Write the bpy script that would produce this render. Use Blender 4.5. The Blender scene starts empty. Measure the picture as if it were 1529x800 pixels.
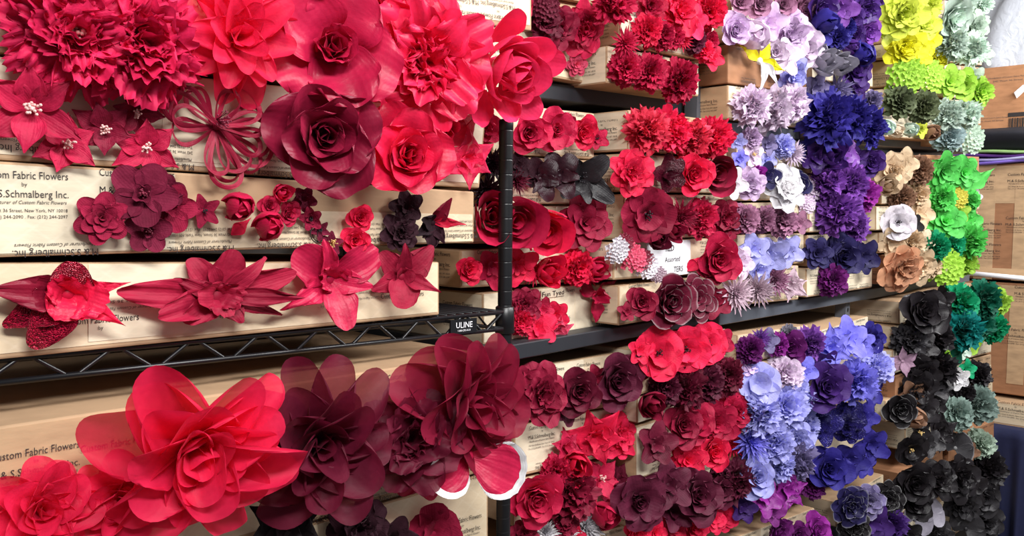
import bpy, math, random
import numpy as np
from mathutils import Matrix, Vector

C = bpy.context.scene.collection
sc = bpy.context.scene
R = math.radians

# ------------------------------------------------------------------ camera
FPX, CX, CY = 1200.0, 764.5, 400.0
ALPHA = math.atan((1870 - CX) / FPX)      # shelving line runs to the right at this angle
PITCH, ROLL = R(3.7), R(0.45)
EYE = np.array([0.0, 0.0, 1.70])
fh = np.array([math.cos(ALPHA), math.sin(ALPHA), 0.0])
r0 = np.array([math.sin(ALPHA), -math.cos(ALPHA), 0.0])
zz = np.array([0.0, 0.0, 1.0])
FW = math.cos(PITCH) * fh - math.sin(PITCH) * zz
u0 = math.sin(PITCH) * fh + math.cos(PITCH) * zz
RT = r0 * math.cos(ROLL) + u0 * math.sin(ROLL)
UP = u0 * math.cos(ROLL) - r0 * math.sin(ROLL)
cam = bpy.data.cameras.new('camera'); cam.sensor_width = 36; cam.lens = 36 * FPX / 1529
cam.clip_start = 0.02
co = bpy.data.objects.new('camera', cam); C.objects.link(co)
co.matrix_world = Matrix([[RT[i], UP[i], -FW[i], EYE[i]] for i in range(3)] + [[0, 0, 0, 1]])
sc.camera = co

# ------------------------------------------------------------------ light
w = bpy.data.worlds.new('room_light'); sc.world = w; w.use_nodes = True
w.node_tree.nodes['Background'].inputs[0].default_value = (0.93, 0.96, 1.0, 1)
w.node_tree.nodes['Background'].inputs[1].default_value = 0.15


def area(name, loc, target, sx, sy, power, col=(1, 0.99, 0.98)):
    l = bpy.data.lights.new(name, 'AREA'); l.shape = 'RECTANGLE'; l.size = sx; l.size_y = sy
    l.energy = power; l.color = col
    o = bpy.data.objects.new(name, l); C.objects.link(o); o.location = loc
    o.rotation_euler = (Vector(target) - Vector(loc)).to_track_quat('-Z', 'Y').to_euler()
    return o


area('ceiling_tube_light', (0.1, -0.80, 2.95), (0.7, 0.9, 1.5), 1.3, 0.30, 46)
area('ceiling_tube_light', (2.2, -0.60, 3.0), (2.2, 0.9, 1.5), 1.6, 0.30, 52)
area('ceiling_tube_light', (4.2, -0.35, 3.0), (4.2, 0.9, 1.5), 1.4, 0.30, 44)
sc.view_settings.view_transform = 'Standard'; sc.view_settings.look = 'None'
sc.view_settings.exposure = 0.55; sc.view_settings.gamma = 1.0
sc.view_settings.use_curve_mapping = False


# ------------------------------------------------------------------ helpers
def ray(px, py):
    return FW + RT * ((px - CX) / FPX) + UP * ((CY - py) / FPX)


def PY(px, py, Y):
    d = ray(px, py); return EYE + d * (Y / d[1])


def PXX(px, py, X):
    d = ray(px, py); return EYE + d * (X / d[0])


def depth(p):
    return float(np.dot(p - EYE, FW))


def lin(c):
    return tuple((x / 255 / 12.92) if x / 255 <= 0.04045 else ((x / 255 + 0.055) / 1.055) ** 2.4 for x in c)


def mesh(name, V, F, mat=None, uv=None, smooth=True):
    me = bpy.data.meshes.new(name)
    V = np.asarray(V, dtype=np.float32)
    if isinstance(F, np.ndarray):
        n, k = F.shape
        me.vertices.add(len(V)); me.vertices.foreach_set('co', V.ravel())
        me.loops.add(n * k); me.loops.foreach_set('vertex_index', F.ravel().astype(np.int32))
        me.polygons.add(n)
        me.polygons.foreach_set('loop_start', np.arange(0, n * k, k, dtype=np.int32))
        if uv is not None:
            l = me.uv_layers.new(name='UVMap'); l.data.foreach_set('uv', np.asarray(uv, np.float32)[F.ravel()].ravel())
        me.update(calc_edges=True)
    else:
        me.from_pydata(V.tolist(), [], F); me.update()
    if smooth:
        me.polygons.foreach_set('use_smooth', np.ones(len(me.polygons), dtype=bool))
    if mat: me.materials.append(mat)
    return me


def link(name, me, parent=None, mw=None):
    o = bpy.data.objects.new(name, me); C.objects.link(o)
    if parent is not None: o.parent = parent
    if mw is not None: o.matrix_local = mw
    return o


def thing(name, loc, label, cat, group=None):
    o = bpy.data.objects.new(name, None); C.objects.link(o); o.empty_display_size = 0.02
    o.location = loc; o['label'] = label; o['category'] = cat
    if group: o['group'] = group
    return o


def tag(o, label, cat, group=None):
    o['label'] = label; o['category'] = cat
    if group: o['group'] = group
    return o


def structure(o):
    o['kind'] = 'structure'; return o


BOXF = [(0, 1, 2, 3), (7, 6, 5, 4), (0, 4, 5, 1), (1, 5, 6, 2), (2, 6, 7, 3), (3, 7, 4, 0)]


def hexa(P):        # 8 points: front loop (bl, br, tr, tl) then back loop in the same order
    return np.array(P, float), BOXF


def bx(lo, hi):
    (a, b, c), (d, e, f) = lo, hi
    return hexa([(a, b, c), (d, b, c), (d, b, f), (a, b, f), (a, e, c), (d, e, c), (d, e, f), (a, e, f)])


def bevel(me, w=0.003, seg=2):
    import bmesh
    bm = bmesh.new(); bm.from_mesh(me)
    bmesh.ops.recalc_face_normals(bm, faces=bm.faces)
    bmesh.ops.bevel(bm, geom=list(bm.edges), offset=w, segments=seg, profile=0.5, affect='EDGES')
    bm.to_mesh(me); bm.free()
    me.polygons.foreach_set('use_smooth', np.zeros(len(me.polygons), dtype=bool))
    return me


def join(parts):
    V = []; F = []; n = 0
    for v, f in parts:
        V.append(np.asarray(v, float)); F += [tuple(i + n for i in q) for q in f]; n += len(v)
    return np.concatenate(V), F


def tube(pts, r, k=6, cap=True):
    pts = np.asarray(pts, float); n = len(pts)
    T = np.gradient(pts, axis=0); T /= np.linalg.norm(T, axis=1)[:, None] + 1e-9
    a = np.array([0, 0, 1.0]) if abs(T[0][2]) < 0.8 else np.array([1.0, 0, 0])
    V = []; rr = np.broadcast_to(r, (n,))
    nrm = a - T[0] * np.dot(a, T[0]); nrm /= np.linalg.norm(nrm)
    for i in range(n):
        nrm = nrm - T[i] * np.dot(nrm, T[i]); nrm /= np.linalg.norm(nrm) + 1e-9
        b = np.cross(T[i], nrm)
        for j in range(k):
            t = 2 * math.pi * j / k
            V.append(pts[i] + rr[i] * (math.cos(t) * nrm + math.sin(t) * b))
    F = [(i * k + j, i * k + (j + 1) % k, (i + 1) * k + (j + 1) % k, (i + 1) * k + j) for i in range(n - 1) for j in range(k)]
    if cap: F += [tuple(range(k))[::-1], tuple((n - 1) * k + j for j in range(k))]
    return np.array(V), F


def lathe(prof, k=20):          # profile of (radius, z)
    n = len(prof)
    V = [(r * math.cos(2 * math.pi * j / k), r * math.sin(2 * math.pi * j / k), z) for r, z in prof for j in range(k)]
    F = [(i * k + j, i * k + (j + 1) % k, (i + 1) * k + (j + 1) % k, (i + 1) * k + j) for i in range(n - 1) for j in range(k)]
    F += [tuple(range(k))[::-1], tuple((n - 1) * k + j for j in range(k))]
    return np.array(V), F


# ------------------------------------------------------------------ materials
def newmat(name):
    m = bpy.data.materials.new(name); m.use_nodes = True
    nt = m.node_tree; return m, nt, nt.nodes, nt.links, nt.nodes['Principled BSDF']


def simple(name, rgb, rough=0.5, metal=0.0, noise=0.0, scale=30, bump=0.0, spec=0.5):
    m, nt, N, L, b = newmat(name)
    b.inputs['Roughness'].default_value = rough; b.inputs['Metallic'].default_value = metal
    b.inputs['Specular IOR Level'].default_value = spec
    tc = N.new('ShaderNodeTexCoord'); nz = N.new('ShaderNodeTexNoise'); nz.inputs['Scale'].default_value = scale
    nz.inputs['Detail'].default_value = 4
    L.new(tc.outputs['Object'], nz.inputs['Vector'])
    mx = N.new('ShaderNodeMix'); mx.data_type = 'RGBA'
    c = lin(rgb); k = 1 - noise
    mx.inputs[6].default_value = (c[0] * k, c[1] * k, c[2] * k, 1); mx.inputs[7].default_value = (*[min(1, x * (1 + noise)) for x in c], 1)
    L.new(nz.outputs['Fac'], mx.inputs[0]); L.new(mx.outputs[2], b.inputs['Base Color'])
    if bump:
        bp = N.new('ShaderNodeBump'); bp.inputs['Strength'].default_value = bump; bp.inputs['Distance'].default_value = 0.002
        L.new(nz.outputs['Fac'], bp.inputs['Height']); L.new(bp.outputs['Normal'], b.inputs['Normal'])
    return m


def card_mat(name, rgb, paper=False):
    m, nt, N, L, b = newmat(name)
    b.inputs['Roughness'].default_value = 0.42 if paper else 0.75
    b.inputs['Specular IOR Level'].default_value = 0.45 if paper else 0.2
    tc = N.new('ShaderNodeTexCoord')
    mp = N.new('ShaderNodeMapping'); mp.inputs['Scale'].default_value = (9, 9, 30)
    L.new(tc.outputs['Object'], mp.inputs['Vector'])
    nz = N.new('ShaderNodeTexNoise'); nz.inputs['Scale'].default_value = 1.6; nz.inputs['Detail'].default_value = 5
    L.new(mp.outputs['Vector'], nz.inputs['Vector'])
    n2 = N.new('ShaderNodeTexNoise'); n2.inputs['Scale'].default_value = 14; n2.inputs['Detail'].default_value = 6
    L.new(tc.outputs['Object'], n2.inputs['Vector'])
    oi = N.new('ShaderNodeObjectInfo')
    add = N.new('ShaderNodeMath'); add.operation = 'MULTIPLY_ADD'; add.inputs[1].default_value = 0.5
    L.new(n2.outputs['Fac'], add.inputs[0]); L.new(nz.outputs['Fac'], add.inputs[2])
    a2 = N.new('ShaderNodeMath'); a2.operation = 'MULTIPLY_ADD'; a2.inputs[1].default_value = 0.35
    L.new(oi.outputs['Random'], a2.inputs[0]); L.new(add.outputs[0], a2.inputs[2])
    cr = N.new('ShaderNodeValToRGB'); c = lin(rgb)
    cr.color_ramp.elements[0].position = 0.45; cr.color_ramp.elements[0].color = (*[x * 0.74 for x in c], 1)
    cr.color_ramp.elements[1].position = 1.25 if False else 1.0; cr.color_ramp.elements[1].color = (*[min(1, x * 1.12) for x in c], 1)
    L.new(a2.outputs[0], cr.inputs['Fac']); last = cr.outputs['Color']
    if paper:      # crossed reinforcing threads in gummed tape
        for ang in (52, -52):
            m2 = N.new('ShaderNodeMapping'); m2.inputs['Rotation'].default_value = (0, R(ang), 0)
            L.new(tc.outputs['Object'], m2.inputs['Vector'])
            wv = N.new('ShaderNodeTexWave'); wv.inputs['Scale'].default_value = 14; wv.inputs['Distortion'].default_value = 0.4
            L.new(m2.outputs['Vector'], wv.inputs['Vector'])
            rp = N.new('ShaderNodeValToRGB'); rp.color_ramp.elements[0].position = 0.93; rp.color_ramp.elements[0].color = (0, 0, 0, 1)
            rp.color_ramp.elements[1].position = 1.0; rp.color_ramp.elements[1].color = (0.10, 0.10, 0.10, 1)
            L.new(wv.outputs['Fac'], rp.inputs['Fac'])
            mx = N.new('ShaderNodeMix'); mx.data_type = 'RGBA'; L.new(rp.outputs['Color'], mx.inputs[0])
            L.new(last, mx.inputs[6]); mx.inputs[7].default_value = (0.85, 0.78, 0.65, 1); last = mx.outputs[2]
    L.new(last, b.inputs['Base Color'])
    bp = N.new('ShaderNodeBump'); bp.inputs['Strength'].default_value = 0.45; bp.inputs['Distance'].default_value = 0.0025
    L.new(add.outputs[0], bp.inputs['Height']); L.new(bp.outputs['Normal'], b.inputs['Normal'])
    return m


PET = {}


def petal_mat(rgb, kind='cloth'):
    key = (tuple(rgb), kind)
    if key in PET: return PET[key]
    m, nt, N, L, b = newmat('petal_' + kind)
    c = [min(.93, x * 1.0) for x in lin(rgb)]
    oi = N.new('ShaderNodeObjectInfo')
    uvn = N.new('ShaderNodeUVMap'); uvn.uv_map = 'UVMap'
    nz = N.new('ShaderNodeTexNoise'); nz.inputs['Scale'].default_value = 5; nz.inputs['Detail'].default_value = 3
    L.new(uvn.outputs['UV'], nz.inputs['Vector'])
    s = N.new('ShaderNodeMath'); s.operation = 'MULTIPLY_ADD'; s.inputs[1].default_value = 0.7
    L.new(oi.outputs['Random'], s.inputs[0]); L.new(nz.outputs['Fac'], s.inputs[2])
    mx = N.new('ShaderNodeMix'); mx.data_type = 'RGBA'
    mr = N.new('ShaderNodeMapRange'); mr.inputs[1].default_value = 0.3; mr.inputs[2].default_value = 1.2
    L.new(s.outputs[0], mr.inputs[0]); L.new(mr.outputs[0], mx.inputs[0])
    mx.inputs[6].default_value = (*[x * 0.66 for x in c], 1); mx.inputs[7].default_value = (*[min(.97, x * 1.2 + 0.004) for x in c], 1)
    L.new(mx.outputs[2], b.inputs['Base Color'])
    b.inputs['Roughness'].default_value = {'cloth': 0.6, 'satin': 0.42, 'velvet': 0.75, 'sheer': 0.55, 'sequin': 0.22, 'gloss': 0.3, 'edged': .6}[kind]
    b.inputs['Specular IOR Level'].default_value = {'velvet': 0.15, 'sequin': 0.9, 'satin': 0.32, 'gloss': 0.6}.get(kind, 0.25)
    sh = N.new('ShaderNodeHueSaturation') if False else None
    if kind in ('velvet', 'cloth', 'satin', 'sheer'):
        b.inputs['Sheen Weight'].default_value = {'velvet': 0.25, 'cloth': 0.08, 'satin': 0.08, 'sheer': 0.12}[kind]
        b.inputs['Sheen Roughness'].default_value = 0.4
        b.inputs['Sheen Tint'].default_value = (*[min(1, x * 0.6 + 0.25) if i == 0 else min(1, x * 0.6 + 0.18) for i, x in enumerate(c)], 1)
    # veins that fan along the petal + cloth crumple
    sp = N.new('ShaderNodeSeparateXYZ'); L.new(uvn.outputs['UV'], sp.inputs[0])
    wv = N.new('ShaderNodeMath'); wv.operation = 'MULTIPLY'; wv.inputs[1].default_value = 95
    L.new(sp.outputs[0], wv.inputs[0])
    nn = N.new('ShaderNodeMath'); nn.operation = 'MULTIPLY_ADD'; nn.inputs[1].default_value = 3; L.new(nz.outputs['Fac'], nn.inputs[0]); L.new(wv.outputs[0], nn.inputs[2])
    sn = N.new('ShaderNodeMath'); sn.operation = 'SINE'; L.new(nn.outputs[0], sn.inputs[0])
    hh = N.new('ShaderNodeMath'); hh.operation = 'MULTIPLY_ADD'; hh.inputs[1].default_value = 0.035 if kind != 'sheer' else 0.012
    L.new(sn.outputs[0], hh.inputs[0]); L.new(nz.outputs['Fac'], hh.inputs[2])
    bp = N.new('ShaderNodeBump'); bp.inputs['Strength'].default_value = 0.5; bp.inputs['Distance'].default_value = 0.003
    L.new(hh.outputs[0], bp.inputs['Height']); L.new(bp.outputs['Normal'], b.inputs['Normal'])
    if kind == 'sequin':
        vo = N.new('ShaderNodeTexVoronoi'); vo.inputs['Scale'].default_value = 34; L.new(uvn.outputs['UV'], vo.inputs['Vector'])
        b2 = N.new('ShaderNodeBump'); b2.inputs['Strength'].default_value = 1.0; b2.inputs['Distance'].default_value = 0.02
        L.new(vo.outputs['Distance'], b2.inputs['Height']); L.new(b2.outputs['Normal'], b.inputs['Normal'])
        b.inputs['Metallic'].default_value = 0.25
        hv = N.new('ShaderNodeHueSaturation'); vr = N.new('ShaderNodeMapRange'); vr.inputs[3].default_value = .35; vr.inputs[4].default_value = 2.2
        L.new(vo.outputs['Color'], vr.inputs[0]); L.new(vr.outputs[0], hv.inputs['Value']); L.new(mx.outputs[2], hv.inputs['Color']); L.new(hv.outputs[0], b.inputs['Base Color'])
    if kind == 'edged':      # petals dyed with a pale cut edge
        fr = []
        for k_ in (0, 1):
            f_ = N.new('ShaderNodeMath'); f_.operation = 'FRACT'; L.new(sp.outputs[k_], f_.inputs[0]); fr.append(f_)
        d_ = N.new('ShaderNodeMath'); d_.operation = 'SUBTRACT'; d_.inputs[1].default_value = .5; L.new(fr[0].outputs[0], d_.inputs[0])
        ab = N.new('ShaderNodeMath'); ab.operation = 'ABSOLUTE'; L.new(d_.outputs[0], ab.inputs[0])
        db = N.new('ShaderNodeMath'); db.operation = 'MULTIPLY_ADD'; db.inputs[1].default_value = 2; db.inputs[2].default_value = -.02; L.new(ab.outputs[0], db.inputs[0])
        mm = N.new('ShaderNodeMath'); mm.operation = 'MAXIMUM'; L.new(db.outputs[0], mm.inputs[0]); L.new(fr[1].outputs[0], mm.inputs[1])
        er = N.new('ShaderNodeMapRange'); er.inputs[1].default_value = .93; er.inputs[2].default_value = .985; L.new(mm.outputs[0], er.inputs[0])
        me_ = N.new('ShaderNodeMix'); me_.data_type = 'RGBA'; L.new(er.outputs[0], me_.inputs[0]); L.new(mx.outputs[2], me_.inputs[6])
        me_.inputs[7].default_value = (*[min(.85, x * .9 + .2) for x in c], 1); L.new(me_.outputs[2], b.inputs['Base Color'])
    out = N['Material Output']
    tr = N.new('ShaderNodeBsdfTranslucent'); L.new(mx.outputs[2], tr.inputs['Color'])
    m1 = N.new('ShaderNodeMixShader'); m1.inputs[0].default_value = {'velvet': 0.05, 'sheer': 0.38, 'sequin': 0.0, 'gloss': 0.05}.get(kind, 0.2)
    L.new(b.outputs[0], m1.inputs[1]); L.new(tr.outputs[0], m1.inputs[2]); last = m1
    if kind == 'sheer':
        tp = N.new('ShaderNodeBsdfTransparent'); tp.inputs[0].default_value = (1, *[0.55 + 0.45 * x for x in c[1:]], 1)
        m2 = N.new('ShaderNodeMixShader'); m2.inputs[0].default_value = 0.15
        L.new(last.outputs[0], m2.inputs[1]); L.new(tp.outputs[0], m2.inputs[2]); last = m2
    L.new(last.outputs[0], out.inputs['Surface'])
    PET[key] = m
    return m


M_KRAFT = card_mat('kraft_card', (172, 142, 112))
M_BROWN = card_mat('brown_card', (152, 108, 78))
M_PAPER = card_mat('gummed_paper', (206, 187, 158), True)
M_CREAM = card_mat('cream_paper', (214, 201, 176), True)
M_TAPE = card_mat('tan_tape', (186, 154, 120))
M_INK = simple('print_ink', (42, 36, 36), 0.7)
M_INKG = simple('faded_ink', (92, 84, 78), 0.7)
M_WHITE = simple('white_card', (235, 235, 240), 0.6)
M_BLACK = simple('black_coating', (14, 14, 18), 0.35, 0.0, 0.2, 60, 0.1)
M_STEEL = simple('grey_painted_steel', (88, 92, 100), 0.45, 0.2, 0.15, 20)
M_DARK = simple('dark_steel', (40, 42, 48), 0.5, 0.2, 0.15, 20)
M_WALL = simple('wall_paint', (150, 148, 146), 0.9, 0, 0.08, 4)
M_FLOOR = simple('concrete', (105, 100, 96), 0.8, 0, 0.2, 6)
M_STEM = simple('dark_wire', (22, 22, 20), 0.5)
M_STAMEN = simple('pale_stamen', (238, 190, 185), 0.4)
M_STAMD = simple('dark_stamen', (20, 16, 22), 0.45)
M_STAMW = simple('wine_stamen', (110, 25, 50), 0.45)
M_STAMY = simple('gold_stamen', (225, 190, 120), 0.35)

# ------------------------------------------------------------------ room
me = mesh('floor', *bx((-3, -3, -0.1), (9, 1.95, 0)), M_FLOOR, smooth=False); structure(link('floor', me))
me = mesh('ceiling', *bx((-3, -3, 3.3), (9, 1.68, 3.4)), M_WALL, smooth=False); structure(link('ceiling', me))
me = mesh('wall_back', *bx((-3, 1.58, 0), (9, 1.68, 3.3)), M_WALL, smooth=False); structure(link('wall_back', me))
me = mesh('wall_right', *bx((7.6, -3, 0), (7.7, 1.58, 3.3)), M_WALL, smooth=False); structure(link('wall_right', me))

# ------------------------------------------------------------------ printed text
_txt = {}


def text_mesh(s):
    if s in _txt: return _txt[s]
    cu = bpy.data.curves.new('t', 'FONT'); cu.body = s; cu.resolution_u = 2
    o = bpy.data.objects.new('t', cu); C.objects.link(o)
    dg = bpy.context.evaluated_depsgraph_get()
    m = bpy.data.meshes.new_from_object(o.evaluated_get(dg))
    V = np.array([v.co[:] for v in m.vertices]) if len(m.vertices) else np.zeros((0, 3)); F = [tuple(p.vertices) for p in m.polygons]
    bpy.data.objects.remove(o); bpy.data.curves.remove(cu); bpy.data.meshes.remove(m)
    _txt[s] = (V, F); return _txt[s]


def text_block(lines):      # lines: (string, height, x_centre, y, width or None, slant)
    parts = []
    for s, h, xc, y, wd, sl in lines:
        V, F = text_mesh(s); V = V.copy()
        a, b_ = V[:, 0].min(), V[:, 0].max(); k = (wd / (b_ - a)) if wd else h / 0.7
        V[:, 0] = (V[:, 0] - (a + b_) / 2) * k + xc; V[:, 1] = V[:, 1] * h / 0.7 + y; V[:, 2] = 0
        V[:, 0] += (V[:, 1] - y) * sl
        parts.append((V, F))
    return join(parts)


ADDRESS = [('Custom Fabric Flowers', .0078, 0, .026, .083, 0), ('by', .004, 0, .0185, None, 0),
           ('M.& S.Schmalberg Inc.', .0075, 0, .007, .083, 0), ('Manufacturer of Custom Fabric Flowers', .0036, 0, .0003, .078, .25),
           ('242 West 36 Street, New York, NY 10018', .0034, 0, -.0080, .080, 0),
           ('Tel. (212) 244-2090 . Fax: (212) 244-2097', .0034, 0, -.0145, .080, 0)]
BLOCK = {'full': mesh('printed_address', *text_block(ADDRESS), M_INK, smooth=False),
         'title': mesh('printed_address', *text_block(ADDRESS[:2]), M_INK, smooth=False),
         'low': mesh('printed_address', *text_block([(s, h, x, y + .0035, w_, k) for s, h, x, y, w_, k in ADDRESS[2:]]), M_INK, smooth=False),
         'firm': mesh('printed_address', *text_block([(s, h, x, y - .004, w_, k) for s, h, x, y, w_, k in ADDRESS[2:4]]), M_INK, smooth=False)}
_line = text_block([('Manufacturer of Custom Fabric Flowers', .0034, 0, .002, .08, .25)] + [('242 West 36 Street', .0034, 0, -.006, .06, 0)])
BLOCK['fine'] = mesh('printed_address', *_line, M_INKG, smooth=False)

# ------------------------------------------------------------------ cardboard boxes
BOX = {}
rngb = random.Random(5)


def frame_mat(o, ex, ey, n):
    return Matrix([[ex[i], ey[i], n[i], o[i]] for i in range(3)] + [[0, 0, 0, 1]])


def box(key, label, Y, xl, tl, bl, xr, tr, br, d=0.34, mat=None, paper='full', text='auto', side=True, group=None, xlb=None, xrb=None, lowercorner=None):
    xlb = xl if xlb is None else xlb; xrb = xr if xrb is None else xrb
    TL, BL, TR, BR = PY(xl, tl, Y), PY(xlb, bl, Y), PY(xr, tr, Y), PY(xrb, br, Y)
    back = np.array([0, d, 0])
    base = (BL + BR) / 2 + back / 2
    root = thing('cardboard_box', base, label, 'box', group or 'cardboard boxes stacked on the shelving')
    BOX[key] = dict(root=root, Y=Y, row=label, q=(TL, BL, TR, BR))
    loc = lambda p: np.asarray(p) - base
    P = [BL, BR, TR, TL]
    V, F = hexa([loc(p) for p in P] + [loc(p + back) for p in P])
    m = mesh('box_body', V, F, mat or M_KRAFT, smooth=False); bevel(m, 0.0025, 2)
    link('box_body', m, root)
    H = np.linalg.norm(TL - BL); W = np.linalg.norm(BR - BL)
    ex = (BR - BL) / W; n = np.array([0, -1.0, 0]); ey = np.cross(n, ex)

    def fp(s, t, off):
        return loc(BL + (BR - BL) * s * (1 - t) + (TR - TL) * s * t + (TL - BL) * t) + n * off

    def slab(name, s0, s1, t0, t1, m_, off=0.0, th=0.0007):
        q = [(s0, t0), (s1, t0), (s1, t1), (s0, t1)]
        V, F = hexa([fp(s, t, off + th) for s, t in q] + [fp(s, t, off - 0.0005) for s, t in q])
        link(name, mesh(name, V, F, m_, smooth=False), root)
    if paper == 'full':
        slab('paper_wrap', 0.006, 0.994, 0.06, 0.985, rngb.choice([M_PAPER, M_CREAM, M_PAPER]))
        a = rngb.uniform(0.15, 0.7)
        slab('tape_strip', a, min(.97, a + rngb.uniform(.12, .3)), 0.10, 0.975, M_CREAM, 0.0007)
    elif paper == 'low':
        slab('paper_wrap', 0.006, 0.994, 0.03, rngb.uniform(0.4, 0.6), M_PAPER)
        slab('tape_strip', 0.0, rngb.uniform(.3, .5), .04, .97, M_CREAM, 0.0007)
    elif paper == 'tape':
        slab('tape_strip', 0.004, 0.996, 0.62, 0.985, M_TAPE)
        slab('paper_wrap', 0.004, 0.996, 0.05, 0.52, M_PAPER)
    zo = n * 0.0022

    def put(kind, s, t, flip=False, sc_=1.0):
        o = fp(s, t, 0.0022)
        a, b_ = (-ex, -ey) if flip else (ex, ey)
        mm = frame_mat(o, a * sc_, b_ * sc_, n)
        link('printed_address', BLOCK[kind], root, mm)
    if text == 'auto':
        k = max(1, int(W / 0.12)); sc_ = min(1.0, H / 0.062)
        for i in range(k):
            s = (i + 0.5) / k + rngb.uniform(-.03, .03)
            if H > 0.075:
                put(rngb.choice(['full', 'title']), s, 0.62, False, min(1, H / .085)); put('firm', min(.85, s + .05), 0.16, True)
            else:
                put(rngb.choice(['full', 'full', 'low']), s, 0.5, rngb.random() < .35, sc_)
    elif text:
        for a in text:
            if a[0] == 'at':      # seen at a known spot on the front
                Q = PY(a[2], a[3], Y); s_ = (Q[0] - BL[0]) / (BR[0] - BL[0]); zb_ = BL[2] + (BR[2] - BL[2]) * s_; zt_ = TL[2] + (TR[2] - TL[2]) * s_
                put(a[1], s_, (Q[2] - zb_) / (zt_ - zb_), *a[4:])
            else: put(*a)
    if side:      # the short end that faces the aisle's near side
        ns = np.array([-1.0, 0, 0]); exs = np.array([0, -1.0, 0]); eys = zz
        O = loc(BL) + back * 0.5
        hs = H
        q = [(-.47 * d, .05 * hs), (.49 * d, .05 * hs), (.49 * d, .97 * hs), (-.47 * d, .97 * hs)]
        tilt = (TL - BL) / H
        f2 = lambda a, b_, off: O + exs * a + tilt * b_ + ns * off
        V, F = hexa([f2(a, b_, .0007) for a, b_ in q] + [f2(a, b_, -.002) for a, b_ in q])
        if paper: link('end_wrap', mesh('end_wrap', V, F, rngb.choice([M_PAPER, M_CREAM, M_TAPE]), smooth=False), root)
        s_ = min(1, hs / .06)
        fl = rngb.random() < .3
        link('printed_address', BLOCK['full'], root, frame_mat(f2(.30 * d, .45 * hs, .0016), exs * s_ * (-1 if fl else 1), eys * s_ * (-1 if fl else 1), ns))
    return BOX[key]


YN = 0.935
NR = 'near stack left of the black post'
box('N0a', 'topmost cardboard box of the near stack, behind the biggest red flowers', YN, -120, -260, -85, 794, -85, 46, text=[('full', .90, .30, True), ('full', .80, .3, True), ('full', .70, .3, True)], side=False)
box('N0b', 'second cardboard box down of the near stack, behind the biggest red flowers', YN + .005, -120, -82, 66, 775, 45, 158, side=False)
box('N1', 'third cardboard box down of the near stack, behind poinsettias and ribbon bow', YN, -120, 72, 232, 727, 160, 281, xrb=716, side=False, paper='full',
    text=[('low', .30, .17, True), ('low', .50, .14, True), ('low', .645, .15, True), ('low', .78, .16, True), ('low', .94, .35, True), ('fine', .90, .82, False), ('firm', .14, .18, True)])
box('N2', 'fourth cardboard box down of the near stack, behind small velvet flowers', YN - .004, -120, 233, 388, 708, 286, 362, side=False, paper='low',
    text=[('full', .12, .56, False), ('full', .275, .64, False), ('firm', .16, .10, True), ('low', .375, .18, True), ('low', .53, .20, True), ('low', .74, .25, True), ('low', .95, .3, True)])
box('N3', 'bottom cardboard box of the near stack, standing on the wire shelf', YN + .004, -120, 392, 549, 656, 391, 470, side=False, paper='full',
    text=[('at', 'title', 150, 516), ('at', 'title', 330, 496), ('at', 'title', 480, 479), ('at', 'title', 600, 469), ('at', 'fine', 185, 455, True), ('at', 'fine', 560, 440, True)])
box('L1', 'large cardboard box under the wire shelf, behind the organza flowers', YN - .02, -120, 655, 950, 728, 528, 702, d=.40, side=False, paper='tape',
    text=[('at', 'full', 48, 716), ('at', 'title', 175, 700), ('full', .44, .5, False), ('full', .62, .53, False), ('title', .78, .78, False), ('low', .55, .08, True), ('low', .74, .09, True), ('low', .88, .10, True)])
box('L2', 'cardboard box with printed paper beneath the large box, by the post', YN - .02, -120, 953, 1130, 729, 706, 850, d=.40, side=False,
    text=[('title', .93, .83, False), ('full', .92, .42, False), ('full', .80, .4, False), ('full', .66, .4, False), ('full', .5, .4)])

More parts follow.
